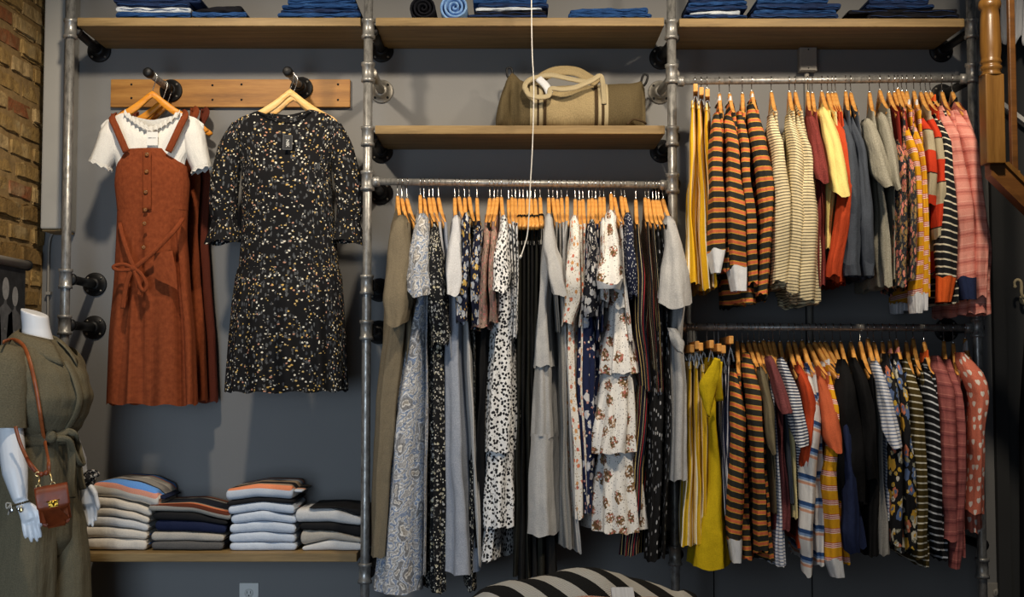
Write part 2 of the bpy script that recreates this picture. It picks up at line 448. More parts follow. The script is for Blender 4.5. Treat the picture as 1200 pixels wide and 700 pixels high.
print_cloth('leopard', srgb(222, 222, 222), [(80, .36, [srgb(26, 26, 30)], 1, .35, .85), (130, .22, [srgb(40, 42, 60)], 1, .3, .25)], .25)
print_cloth('white_bloom', srgb(228, 224, 216), [(46, .30, [srgb(222, 130, 96), srgb(206, 150, 96), srgb(196, 108, 90)], 1, .3, .5), (110, .2, [srgb(150, 138, 110), srgb(176, 150, 110), srgb(90, 90, 84)], 1, .5, .5)])
print_cloth('white_rose', srgb(226, 224, 220), [(95, .15, [srgb(110, 108, 112)], 1, 0, .5), ('bunch', 15.5, .30, 190, [srgb(98, 76, 46), srgb(176, 108, 98), srgb(84, 74, 48), srgb(140, 112, 80), srgb(120, 84, 60), srgb(206, 180, 160)], .25)], .3)
print_cloth('navy_dots', srgb(28, 34, 58), [(75, .2, [srgb(214, 216, 220)], 1, 0, .75)])
print_cloth('navy_bloom', srgb(22, 32, 66), [(30, .42, [srgb(206, 204, 206), srgb(190, 192, 202), srgb(216, 206, 196)], 1, .6, .42), (60, .25, [srgb(200, 150, 140), Cw], 1, .5, .2)])
print_cloth('black_white_ornate', srgb(24, 26, 36), [(40, .44, [srgb(196, 196, 196), srgb(170, 170, 176)], 1, .3, .6), (120, .3, [srgb(210, 206, 200)], 1, .6, .3)])
print_cloth('black_dash', srgb(15, 15, 17), [(46, .3, [srgb(170, 170, 172), srgb(120, 122, 128)], 2.6, .1, .3)])
print_cloth('dark_rosebud', srgb(44, 44, 50), [(40, .45, [srgb(206, 118, 108), srgb(216, 140, 120), srgb(150, 120, 70), srgb(120, 110, 90)], 1.2, .5, .72), (90, .3, [srgb(160, 120, 70), srgb(84, 84, 80)], 1, .5, .5)])
print_cloth('black_bouquet', srgb(22, 22, 25), [(21, .42, [srgb(206, 160, 60), srgb(200, 120, 90), srgb(206, 200, 180), srgb(90, 110, 150)], 1, .6, .5), (42, .36, [srgb(150, 148, 128), srgb(196, 160, 60), srgb(206, 200, 190)], .7, .6, .4)])
print_cloth('scarf_print', srgb(30, 30, 32), [(110, .36, [srgb(190, 186, 180), srgb(150, 140, 130)], 1, .6, .6)])

def paisley():
    m = Mat('paisley', .85, 0, .25); u = m.uv()
    nz = m.n('ShaderNodeTexNoise'); m.put(u, nz.inputs['Vector']); nz.inputs['Scale'].default_value = 22; nz.inputs['Detail'].default_value = 2
    vm = m.n('ShaderNodeVectorMath', operation='SCALE'); m.put(nz.outputs['Color'], vm.inputs[0]); vm.inputs['Scale'].default_value = .07
    va = m.n('ShaderNodeVectorMath', operation='ADD'); m.put(u, va.inputs[0]); m.put(vm.outputs[0], va.inputs[1]); d = va.outputs[0]
    vo = m.n('ShaderNodeTexVoronoi', voronoi_dimensions='2D'); m.put(m.mapping(d, (24, 12, 1), (0, 0, .5)), vo.inputs['Vector']); vo.inputs['Scale'].default_value = 1
    rc = m.xyz(vo.outputs['Color']); D = vo.outputs['Distance']
    wv = m.n('ShaderNodeTexWave', wave_type='BANDS', bands_direction='DIAGONAL'); m.put(d, wv.inputs['Vector']); wv.inputs['Scale'].default_value = 20; wv.inputs['Distortion'].default_value = 9; wv.inputs['Detail'].default_value = 2; wv.inputs['Detail Scale'].default_value = 1.6
    base = m.ramp(wv.outputs['Fac'], [(.15, srgb(120, 132, 154)), (.35, srgb(180, 180, 180)), (.6, srgb(212, 210, 206)), (.85, srgb(146, 146, 148))])
    rings = m.ramp(D, [(0, srgb(150, 144, 136)), (.1, srgb(206, 202, 196)), (.16, srgb(112, 112, 114)), (.3, srgb(140, 144, 152)), (.36, srgb(214, 212, 208)), (.41, srgb(116, 138, 172))], True)
    mask = m.math('MULTIPLY', m.math('LESS_THAN', D, .45), m.math('LESS_THAN', rc[0], .6))
    c = m.mix(m.math('MULTIPLY', mask, .9), base, rings)
    fl = m.ramp(m.noise(u, 150, 2), [(.40, (.1, .1, .1, 1)), (.48, (.8, .8, .8, 1))])
    c = m.mix(.35, c, fl, 'OVERLAY')
    m.color(c); m.wrinkle(.25); MATS['paisley'] = m.m
paisley()
def hearts():
    m = Mat('coral_hearts', .9, 0, .2); u = m.uv()
    base = heather(m, srgb(204, 114, 92), .12)
    S = 26.0
    v = m.mapping(u, (S, S, 1))
    vo = m.n('ShaderNodeTexVoronoi', voronoi_dimensions='2D'); m.put(v, vo.inputs['Vector']); vo.inputs['Scale'].default_value = 1; vo.inputs['Randomness'].default_value = .7
    sb = m.n('ShaderNodeVectorMath', operation='SUBTRACT'); m.put(v, sb.inputs[0]); m.put(vo.outputs['Position'], sb.inputs[1])
    x, y, z = m.xyz(sb.outputs[0])
    x = m.math('MULTIPLY', x, 4.6); y = m.math('MULTIPLY', y, 4.6)
    x2 = m.math('MULTIPLY', x, x); y2 = m.math('MULTIPLY', y, y)
    a = m.math('SUBTRACT', m.math('ADD', x2, y2), 1.0)
    a3 = m.math('MULTIPLY', m.math('MULTIPLY', a, a), a)
    b = m.math('MULTIPLY', x2, m.math('MULTIPLY', y2, y))
    mask = m.math('LESS_THAN', a3, b)
    m.color(m.mix(mask, base, srgb(226, 216, 206))); m.wrinkle(.3); MATS['coral_hearts'] = m.m
hearts()
def corduroy():
    m = Mat('corduroy', .95, 0, .1); u = m.uv()
    f = m.stripe_fac(.0042, 0, 0, u); h = m.math('PINGPONG', f, .5)
    n = m.noise(u, 60, 4, .6)
    c = m.ramp(n, [(.3, srgb(116, 56, 32)), (.7, srgb(142, 72, 42))])
    m.color(c)
    w = m.noise(m.mapping(u, (12, 3, 1)), 1, 3)
    m.bump(m.math('ADD', m.math('MULTIPLY', h, .14), w), .4, .014)
    MATS['corduroy'] = m.m
corduroy()
# ------------------------------------------------------------------ setting
YW = 0.30            # face of the back wall
XL = -1.735          # face of the brick side wall
def wall_box(name, x0, x1, y0, y1, z0, z1, mat):
    b = MB(); b.box(((x0+x1)/2, (y0+y1)/2, (z0+z1)/2), (x1-x0, y1-y0, z1-z0))
    return struct(b.build(name, MATS[mat]))
wall_box('floor', -2.2, 3.2, -5.2, 1.2, -.06, 0, 'floor_wood')
XR = W(1161, 350, YW).x
wall_box('wall_back', XL-.25, XR, YW, YW+.12, 0, 3.2, 'wall_paint')
# edge trim and the darker wall beyond, under the stairs
wall_box('trim_1', XR, XR+.045, YW-.025, YW+.12, 0, 3.2, 'dark_grey')
wall_box('wall_right', XR+.045, 3.2, YW+.02, YW+.14, 0, 3.2, 'dark_grey')
# joints between the panels low on the wall
def joint(px, py0, py1, n):
    a = W(px, py0, YW); c = W(px, py1, YW)
    b = MB(); b.box((a.x, YW-.001, (a.z+c.z)/2), (.004, .004, a.z-c.z))
    struct(b.build('trim_%d' % n, MATS['dark_hole']))
joint(944, 340, 420, 2); joint(836, 630, 740, 3); joint(951, 640, 740, 4)

def brick_wall():
    rnd = random.Random(3)
    b = MB(); tones = []
    y0, y1 = -1.25, YW
    b.box((XL-.054, (y0+y1)/2, 1.6), (.10, y1-y0, 3.2), 1)
    tones += [0]*(len(b.v)-len(tones))
    z = .02; row = 0; H = .074
    while z < 3.2:
        y = y1 - (.02 if row % 2 else .11) - rnd.random()*.03
        hh = H*(.9+.2*rnd.random())
        ys = [y1]
        while y > y0: ys.append(y); y -= .205+rnd.uniform(-.015, .015)
        for a, c in zip(ys, ys[1:]):
            t = rnd.random()**.8*.94
            if rnd.random() < .1: t = 1.0
            L = a-c-.009
            bm = bmesh.new(); bmesh.ops.create_cube(bm, size=1)
            for v in bm.verts:
                v.co = Vector((v.co.x*.06, v.co.y*L, v.co.z*(hh-.009)))
            bmesh.ops.bevel(bm, geom=bm.edges[:], offset=.009, segments=2, affect='EDGES')
            bmesh.ops.subdivide_edges(bm, edges=[e for e in bm.edges if e.calc_length() > .05], cuts=3, use_grid_fill=True)
            for v in bm.verts:
                v.co += Vector((rnd.uniform(-1, 1), rnd.uniform(-1, 1), rnd.uniform(-1, 1)))*.003
            b.add_bm(bm, (XL-.027+rnd.uniform(-.006, .006), (a+c)/2, z+hh/2), Matrix.Rotation(rnd.uniform(-.02, .02), 3, 'X'))
            tones += [t]*(len(b.v)-len(tones)); bm.free()
        z += hh; row += 1
    o = b.build('wall_left', [MATS['brick'], MATS['mortar']])
    at = o.data.attributes.new('tone', 'FLOAT', 'POINT')
    at.data.foreach_set('value', tones)
    return struct(o)
brick_wall()

# square cover running down the corner, with its bottom face open to view
def corner_cover():
    a = W(47, 268, .14); c = W(71, 268, .14)
    zb = a.z
    t = thing('conduit_cover', ((a.x+c.x)/2, .2, zb), 'tall pale grey boxed cover in the corner beside the brick wall', 'pipe cover')
    b = MB(); w = c.x-a.x
    b.box(((a.x+c.x)/2, .215, (zb+3.2)/2), (w, .15, 3.2-zb), 0, None, .006)
    b.build('casing', MATS['cover_paint'], t, root=t)
    b = MB(); b.box(((a.x+c.x)/2, .215, zb-.004), (w*.9, .13, .008)); b.build('end_plate', MATS['shelf_wood'], t, root=t)
    tc = thing('cable', (a.x+.02, .27, .3), 'thin grey cable running down the wall below the boxed cover', 'cable')
    b = MB(); b.tube(smooth_pts([W(66, 270, .27), W(58, 282, .28), W(56.5, 330, .285), W(56, 420, .285), W(55, 720, .285)], 5), .004, 8)
    b.build('wire', MATS['plastic_grey'], tc, root=tc)
    b = MB(); b.box(W(57, 344, .285), (.018, .02, .012), 0, None, .002); b.build('clip', MATS['plastic_grey'], tc, root=tc)
corner_cover()

# ------------------------------------------------------------------ pipe rack
PR, FR = .0158, .0205
def fitting(b, x, y, z, h=.068, r=FR, axis=(0, 0, 1)):
    ax = Vector(axis); c = Vector((x, y, z))-ax*(h/2)
    b.lathe([(PR+.001, 0), (r+.0035, 0), (r+.0035, .010), (r, .013), (r, h-.013), (r+.0035, h-.010), (r+.0035, h), (PR+.001, h)], c, axis, 20)
def flange_mesh(b, c, axis=(0, -1, 0), R=.044):
    b.lathe([(R, 0), (R, .006), (R-.003, .008), (.026, .010), (.024, .026), (.021, .030), (.0, .030)], c, axis, 28)
def flange_bolts(c, R, m, parent, root):
    for k in range(4):
        b = MB(); a = k*PI/2+PI/4
        b.lathe([(.0045, 0), (.0045, .004), (0, .005)], Vector(c)+Vector((math.cos(a)*R, -.008, math.sin(a)*R)), (0, -1, 0), 8)
        b.build('flange_bolt', m, parent, root=root)
def arm_to_wall(t, x, z, dark=True, y0=0.0, off=(0, 0)):
    m = MATS['black_iron' if dark else 'flange_steel']
    b = MB(); b.tube([(x+.012+off[0]*.1, y0+.018, z), (x+off[0], YW-.025, z+off[1])], .0155, 14)
    b.lathe([(.019, 0), (.0215, .003), (.0215, .02), (.019, .024)], (x+.010, y0+.012, z), (0, 1, 0), 16)
    ao = b.build('bracket_arm', m, t, root=t)
    c = (x+off[0], YW, z+off[1])
    b = MB(); flange_mesh(b, c); fo = b.build('flange', m, ao, root=t)
    flange_bolts(c, .034, MATS['flange_steel' if dark else 'dark_hole'], ao, t)

def upright(px_top, px_bot, label, fits, arms):
    xt = W(px_top, 0, 0).x; xb = W(px_bot, 700, 0).x; x = (xt+xb)/2
    t = thing('pipe_upright', (x, 0, 0), label, 'pipe post', 'galvanised pipe uprights of the clothes rack')
    b = MB(); b.tube([(x, 0, .03), (x, 0, .8), (x, 0, 1.6), (x, 0, 2.9)], PR, 18, caps=True)
    b.build('pipe', MATS['galvanised_pipe'], t, root=t)
    b = MB(); b.lathe([(.045, 0), (.045, .006), (.026, .012), (.022, .03), (.0, .03)], (x, 0, .0), (0, 0, 1), 24); b.build('foot_flange', MATS['galvanised_pipe'], t, root=t)
    for y in fits:
        b = MB(); fitting(b, x, 0, W(600, y, 0).z); b.build('pipe_tee', MATS['galvanised_pipe'], t, root=t)
    for (y, dark, off) in arms:
        arm_to_wall(t, x, W(600, y, 0).z, dark, 0, off)
    return x
PX = []
PX.append(upright(77.5, 75.5, 'galvanised pipe upright beside the boxed cover and the brick wall', [34, 327, 381], [(34, 1, (0, 0)), (327, 1, (0, 0)), (381, 1, (0, 0))]))
PX.append(upright(428.5, 431, 'galvanised pipe upright between the dress display and the long rail of dresses', [34, 85, 160, 212, 334, 387, 672], [(34, 1, (.015, 0)), (85, 0, (.015, 0)), (160, 1, (.015, 0)), (212, 1, (.015, 0)), (334, 1, (.01, 0)), (387, 1, (.01, 0)), (672, 1, (0, 0))]))
PX.append(upright(786, 792, 'galvanised pipe upright between the long rail and the two short rails', [35, 87, 160, 215, 383, 651], [(43, 1, (0, 0)), (86, 0, (-.005, 0)), (160, 1, (0, 0)), (215, 1, (0, 0)), (651, 1, (0, 0))]))
PX.append(upright(1139, 1150, 'galvanised pipe upright beside the wooden stair post', [34, 86, 384, 666], [(34, 1, (0, 0)), (90, 1, (0, 0)), (384, 1, (0, 0)), (640, 1, (0, 0))]))

def rail(i, j, ya, yb, label, z=None):
    xa, xb = PX[i], PX[j]
    za, zb = W(440, ya, 0).z, W(440, yb, 0).z
    t = thing('clothes_rail', ((xa+xb)/2, 0, (za+zb)/2), label, 'clothes rail', 'clothes rails of the pipe rack')
    b = MB(); b.tube([(xa+FR, 0, za), (xb-FR, 0, zb)], .0122, 18)
    b.build('rail_pipe', MATS['galvanised_pipe'], t, root=t)
    for x, z, s in ((xa, za, 1), (xb, zb, -1)):
        b = MB(); b.lathe([(.014, 0), (.018, .002), (.018, .022), (.0125, .026)], (x+s*(FR-.002), 0, z), (s, 0, 0), 16); b.build('rail_socket', MATS['galvanised_pipe'], t, root=t)
    return (xa, za, xb, zb)
RAIL_MID = rail(1, 2, 213, 217, 'long horizontal pipe rail under the bag shelf holding the dresses')
RAIL_UP = rail(2, 3, 95.5, 92.5, 'upper short pipe rail below the end shelf with striped tops')
RAIL_LOW = rail(2, 3, 383.5, 384.5, 'lower short pipe rail with the crowded row of tops')
def rail_z(R, x): return lerp(R[1], R[3], (x-R[0])/(R[2]-R[0]))

# ------------------------------------------------------------------ shelves
def shelf(xa, xb, py_top, label, th=.030, tilt=0):
    z1 = W(600, py_top, -.012).z
    t = thing('shelf', ((xa+xb)/2, .14, z1-th), label, 'shelf', 'wooden plank shelves')
    b = MB(); b.box(((xa+xb)/2, (YW-.012-.002)/2, z1-th/2), (xb-xa, YW-.002+.012, th), 0, None, .003)
    o = b.build('shelf_plank', MATS['shelf_wood'], t, root=t)
    return z1
g = FR+.006
Z_TOP1 = shelf(PX[0]+g, PX[1]-g, 20.5, 'wooden plank shelf above the peg board carrying folded jeans')
Z_TOP2 = shelf(PX[1]+g, PX[2]-g, 20.5, 'wooden plank shelf carrying two rolled jeans above the bag')
Z_TOP3 = shelf(PX[2]+g, PX[3]-g, 21.5, 'wooden plank shelf carrying dark jeans next to the stair post')
Z_MID = shelf(PX[1]+g, PX[2]-g, 147, 'wooden plank shelf carrying the canvas duffel bag')
Z_LOW = shelf(PX[0]+g, PX[1]-g, 648.5, 'low wooden plank shelf carrying the stacks of folded sweaters')

# ------------------------------------------------------------------ peg board with two pipe arms
def peg_board():
    a = W(130, 93, YW-.02); c = W(410, 125.5, YW-.02)
    t = thing('peg_board', ((a.x+c.x)/2, YW-.01, c.z), 'long orange-brown wooden board on the wall with two pipe pegs', 'peg board')
    b = MB(); b.box(((a.x+c.x)/2, YW-.011, (a.z+c.z)/2), (c.x-a.x, .020, a.z-c.z), 0, None, .002)
    bo = b.build('board', MATS['board_wood'], t, root=t)
    for px, py in ((154, 99), (154, 115), (249, 100), (249, 117), (283, 99), (283, 117), (396, 99), (396, 117)):
        b = MB(); p = W(px, py, YW-.021); b.lathe([(.0045, 0), (.004, .0015), (0, .002)], (p.x, YW-.021, p.z), (0, -1, 0), 10); b.build('screw', MATS['dark_hole'], bo, root=t)
    pegs = []
    for (fx, fy) in ((200, 106), (353, 103)):
        f = W(fx, fy, YW-.03)
        c0 = Vector((f.x, YW-.022, f.z)); tip = Vector((f.x+.004, -.012, f.z-.004 if fx < 300 else f.z-.01))
        b = MB(); b.tube([c0, tip], .0122, 16); ao = b.build('peg_arm', MATS['galvanised_pipe'], t, root=t)
        b = MB(); flange_mesh(b, c0, (0, -1, 0), .042); b.build('flange', MATS['black_iron'], ao, root=t)
        flange_bolts(c0, .032, MATS['flange_steel'], ao, t)
        b = MB(); b.lathe([(.0125, 0), (.0165, .002), (.0172, .006), (.0172, .028), (.0155, .034), (.010, .037), (0, .038)], tip+Vector((0, .012, 0)), (0, -1, 0), 20); b.build('end_cap', MATS['black_iron'], ao, root=t)
        b = MB(); b.lathe([(.0135, 0), (.018, .002), (.018, .045), (.0135, .048)], c0+Vector((0, -.026, 0)), (0, -1, 0), 18); b.build('collar', MATS['black_iron'], ao, root=t)
        pegs.append((c0, tip))
    return pegs
PEGS = peg_board()

# ------------------------------------------------------------------ junction box with conduit, outlet
def junction_box():
    a = W(936, 56, .27); c = W(957, 84, .27)
    t = thing('junction_box', ((a.x+c.x)/2, YW, c.z), 'small grey junction box on the wall under the end shelf', 'junction box')
    b = MB(); b.box(((a.x+c.x)/2, YW-.02, (a.z+c.z)/2), (c.x-a.x, .04, a.z-c.z), 0, None, .004); bo = b.build('box', MATS['plastic_grey'], t, root=t)
    b = MB(); b.box(((a.x+c.x)/2, YW-.042, (a.z+c.z)/2), ((c.x-a.x)*.92, .004, (a.z-c.z)*.94), 0, None, .001); b.build('cover_plate', MATS['plastic_grey'], t, root=t)
    for s in (-1, 1):
        b = MB(); b.lathe([(.003, 0), (.002, .002), (0, .002)], ((a.x+c.x)/2, YW-.044, (a.z+c.z)/2+s*.035), (0, -1, 0), 8); b.build('screw', MATS['dark_hole'], t, root=t)
    b = MB(); x = (a.x+c.x)/2; b.tube([(x, YW-.012, c.z+.004), (x, YW-.012, c.z-.02), (x, YW-.012, .9)], .009, 10); b.build('conduit', MATS['plastic_grey'], t, root=t)
junction_box()
def outlet(px, py, label, mat):
    c = W(px, py, YW)
    t = thing('wall_outlet', (c.x, YW, c.z-.057), label, 'power outlet')
    b = MB(); b.box((c.x, YW-.003, c.z), (.07, .006, .115), 0, None, .002); pl = b.build('cover_plate', MATS[mat], t, root=t)
    for s in (-1, 1):
        b = MB(); b.lathe([(.0165, 0), (.016, .002), (0, .002)], (c.x, YW-.006, c.z+s*.021), (0, -1, 0), 18); so = b.build('socket_face', MATS[mat], pl, root=t)
        b = MB()
        for dx in (-.006, .006): b.box((c.x+dx, YW-.0085, c.z+s*.021+.003), (.002, .001, .009))
        b.lathe([(.0025, 0), (0, .0008)], (c.x, YW-.008, c.z+s*.021-.008), (0, -1, 0), 8)
        b.build('slots', MATS['dark_hole'], so, root=t)
    b = MB(); b.lathe([(.003, 0), (.002, .0015), (0, .0015)], (c.x, YW-.006, c.z), (0, -1, 0), 8); b.build('screw', MATS['plastic_grey'], pl, root=t)
outlet(292, 702, 'white power outlet on the wall under the low shelf', 'plastic_white')
outlet(1168, 702, 'grey outlet low on the wall beside the last pipe upright', 'plastic_grey')

# ------------------------------------------------------------------ pull cord
t = thing('pull_cord', W(622, 0, -.33), 'thin white pull cord hanging in front of the bag and dresses', 'cord')
b = MB()
top = W(622, -40, -.33); top.z = 3.2
b.tube(smooth_pts([top, W(623, 30, -.33), W(625.5, 100, -.33), W(624, 170, -.33), W(621, 225, -.33), W(620, 250, -.33), W(618, 275, -.33), W(614, 290, -.335), W(611, 299, -.34)], 6), .0019, 8)
b.build('string', MATS['cord_white'], t, root=t)
b = MB(); b.lathe([(.002, 0), (.0045, .002), (.004, .012), (.0, .013)], W(611, 299, -.34), (-.5, 0, -.9), 10); b.build('tip', MATS['cord_white'], t, root=t)
# ------------------------------------------------------------------ hangers
HS = .200
def drop(u, half=.205, d=.114):
    k = math.sqrt(half*half+.0016)-.04
    return d*max(0.0, (math.sqrt(u*u+.0016)-.04)/k)**.62
def hanger_parts(root, L, axis='Y', wood_mat='hanger_wood', thick=.012, HS=HS, dm=1.0):
    """wooden wishbone hanger; origin at the middle of the rail it hangs on"""
    def P(u, v, z): return Vector((v, u, z)) if axis == 'Y' else Vector((u, v, z))
    o = root.location
    b = MB(); rows = []
    N = 26
    for i in range(N+1):
        u = -HS+2*HS*i/N
        a = abs(u)/HS
        h = lerp(.034, .024, a); w = thick/2*(1.0+.25*a)
        if i in (0, N): h *= .5; w *= .7
        zt = -L-drop(u)*dm; zb = zt-h + .010*math.exp(-(u/.03)**2)
        if i in (0, N): zt -= .005
        c = .0025
        rows.append([o+P(u, x, z) for x, z in ((-w+c, zt), (w-c, zt), (w, zt-c), (w, zb+c), (w-c, zb), (-w+c, zb), (-w, zb+c), (-w, zt-c))])
    b0 = b.grid(rows, None, 0, True); b.cap([b0+k for k in range(8)], 0, True); b.cap([b0+N*8+k for k in range(8)])
    b.build('shoulder_bar', MATS[wood_mat], root, root=root)
    R = .0142
    pts = [P(0, 0, -L-.012), P(0, 0, -L+.004), P(R*.2, 0, -L+.012 if L > .05 else -L+.008), P(R*.9, 0, -.010)]
    pts += [P(R*math.cos(a), 0, R*math.sin(a)) for a in [k*PI/9 for k in range(0, 11)]]
    b = MB(); b.tube([o+p for p in pts], .0017, 6); b.build('hook', MATS['chrome_wire'], root, root=root)
HPROTO = {}
def copy_tree(o, parent=None):
    c = o.copy(); COL.objects.link(c)
    if parent is not None: c.parent = parent
    for ch in list(o.children): copy_tree(ch, c)
    return c
def hanger(L, loc, yaw, label, group):
    k = round(L/.004)
    if k not in HPROTO:
        e = thing('wooden_hanger', (0, 0, 0), label, 'hanger', group)
        hanger_parts(e, k*.004); HPROTO[k] = e; r = e
    else:
        r = copy_tree(HPROTO[k])
    r.location = loc; r.rotation_euler = (0, 0, yaw); tag(r, label, 'hanger', group)
    return k*.004

# clip hanger for skirts and trousers
def clip_hanger(X, zr, zb, yaw, label, group, zc):
    """bar top at zb, clip bottoms at zc"""
    r = thing('clip_hanger', (X, 0, zr), label, 'hanger', group)
    M = Matrix.Rotation(yaw, 3, 'Z'); o = Vector((X, 0, zr))
    def T(p): return o+M @ Vector(p)
    b = MB(); b.box(T((0, 0, zb-.013-zr)), (.015, .36, .027), 0, M, .003); b.build('wood_bar', MATS['hanger_wood'], r, root=r)
    R = .0142
    pts = [(0, 0, zb-zr-.01), (0, 0, min(-.02, zb-zr+.002)), (0, R*.9, -.010)]+[(0, R*math.cos(a), R*math.sin(a)) for a in [k*PI/9 for k in range(0, 11)]]
    b = MB(); b.tube([T(p) for p in pts], .0017, 6); b.build('hook', MATS['chrome_wire'], r, root=r)
    for y in (-.145, .145):
        h = zb-.027-zc
        b = MB(); b.tube([T((0, y, zb-zr-.024)), T((0, y, zb-zr-.027-h*.5))], .0022, 6)
        for s in (-1, 1):
            b.box(T((s*.006, y, zb-.027-h*.62-zr)), (.003, .026, h*.75), 0, M @ Matrix.Rotation(-s*.22, 3, 'Y'))
        b.build('clip', MATS['chrome_wire'], r, root=r)
    return r

# ------------------------------------------------------------------ hanging cloth
from mathutils import noise as _nz
NOISE = _nz.noise
def cl(x, a, b): return max(a, min(b, x))
def body_mesh(X0, Hz, rows, Z, top, hem, S=.212, U=None, n=2.8, rip=(.04, .22), k=11, ph=0.0, M=60, N=20, seed=0, per=.9, hemw=.0035, y0=0.0, w_rng=(-.35, 1.15), narrow=True, crease=.0085):
    """closed sleeve of cloth round a hanger that points towards the viewer.
    rows: [(z, vc, T)], vc = X of the near edge, T = half thickness; top(u)->z, hem z; U: [(t, half length)]"""
    rnd = random.Random(seed); b = MB()
    R, UV = [], []
    U = U or [(0, S), (.25, S-.006), (1, S+.01)]
    rows = sorted(rows, key=lambda r: r[0])
    tab = [(z, (vc, T)) for z, vc, T in rows]
    p2 = rnd.random()*6; p3 = rnd.random()*6; voff = rnd.random()*.3; amp = crease
    for i in range(N+1):
        t = i/N
        row, uv = [], []
        Ut = interp(U, t)
        for j in range(M+1):
            f = 2*PI*(j % M)/M
            c, s = math.cos(f), math.sin(f)
            cu = math.copysign(abs(c)**(2/n), c); su = math.copysign(abs(s)**(2/n), s)
            g = min(1.0, t*1.6)
            wob = math.cos(k*f+ph+.9*math.sin(2*t+p2))*.7+math.cos((k*2-3)*f+p3)*.3
            u0 = S*cu
            zt = top(u0, su)
            u = Ut*cu*(1+rip[0]*g*wob)
            hw = hem+hemw*math.cos(k*f+ph)*1.0+hemw*.7*math.cos(3*f+p3)
            z = lerp(zt, hw, t)
            vc, T = interp(tab, z)
            Tt = lerp(.0088, T, cl((Hz-drop(abs(u0))-z)/.07, 0, 1)**.7 if i else 0) if narrow else T
            if u > -.06: Tt *= lerp(1, .45, cl((u+.06)/.2, 0, 1)) if Tt > .02 else 1
            v = Tt*su*(1+rip[1]*g*wob)
            dn = cl((Hz-z)/.3, 0, 1)
            w = cl(-u/.16, lerp(-1.3, 0, dn), w_rng[1])
            nv = NOISE(Vector((u*7+seed, z*4.5, su*.8)))+.5*NOISE(Vector((u*16, z*9+seed, su)))
            v += amp*nv*min(1, t*3)*min(1, Tt/.016)
            z += .0025*NOISE(Vector((u*9, v*60, seed*1.3)))*t
            row.append(Vector((X0+(vc-X0)*w+v, y0+u, z))); uv.append((per*j/M, z+voff+.012*NOISE(Vector((u*5, z*6, seed)))+.06*max(0, abs(u)-.1)*(1-t)))
        acc = [0.0]
        for q0, q1 in zip(row, row[1:]): acc.append(acc[-1]+math.hypot(q1.x-q0.x, q1.y-q0.y))
        mid = acc[M//2]
        uv = [(a-mid, v_) for a, (_, v_) in zip(acc, uv)]
        R.append(row); UV.append(uv)
    b.grid(R, UV)
    return b
def sleeve_mesh(rows, Z0, Hz, S, kind, side=-1, X0=0.0, seed=0, M=26, N=16, y0=0.0):
    """rows: [(z, xc, T)] from shoulder to cuff"""
    rnd = random.Random(seed); b = MB(); R, UV = [], []
    rows = sorted(rows, key=lambda r: -r[0]); zs, ze = rows[0][0], rows[-1][0]
    tab = sorted([(z, (x, T)) for z, x, T in rows])
    p = rnd.random()*6; voff = rnd.random()*.3; sh = rnd.uniform(.08, .32)*rnd.choice((-1, 1, -1))
    for i in range(N+1):
        t = i/N; z = lerp(zs, ze, t)
        x, T = interp(tab, z)
        if side > 0: x = 2*X0-x if False else X0+(X0-x)*.3; 
        if kind == 'short':
            yc = lerp(S-.05, S+(.03 if side < 0 else -.01), t**.7); D = lerp(.03, .068 if side < 0 else .05, t**.6)
        else:
            yc = interp([(0, S-.05), (.2, S-.005), (.6, S+.012), (1, S-.005)], t); D = interp([(0, .03), (.2, .058), (.6, .052), (1, .042)], t)
        g = .35+.65*t
        row, uv = [], []
        for j in range(M+1):
            f = 2*PI*(j % M)/M
            c, s = math.cos(f), math.sin(f)
            cu = math.copysign(abs(c)**(.8), c); su = math.copysign(abs(s)**(.8), s)
            wob = 1+.10*g*math.cos(5*f+p+2*t)+.05*math.cos(9*f+5*t)*g
            zz = z - (0 if side < 0 else 0) + (cu*.030*t if kind == 'short' else cu*.012*t*math.sin(p)) + .004*math.cos(4*f+p)*t
            tt = T*(.55 if i == 0 else 1)
            q = Vector((x+tt*su*wob, y0+side*(yc)+D*cu*wob*1.0, zz))
            nv = NOISE(Vector((q.x*14+seed, q.y*9, zz*8)))+.5*NOISE(Vector((q.x*30, q.y*20+seed, zz*17)))
            q += Vector((nv*.0085, nv*.013, 0))*min(1, t*4+.1)*min(1, T/.014)
            row.append(q); uv.append((.30*j/M, zz+voff+sh*(tt*su*wob)+.35*(q.x-x)*(1-t)))
        R.append(row); UV.append(uv)
    b0 = b.grid(R, UV)
    b.face([b0+k for k in range(M)], 0)
    return b, R[-1]
def px_rows(prof, y):
    out = []
    for py, xl, xr in prof:
        a, c = W(xl, py, y), W(xr, py, y)
        out.append((a.z, (a.x+c.x)/2, max(.0035, (c.x-a.x)/2)))
    return out
GID = [0]
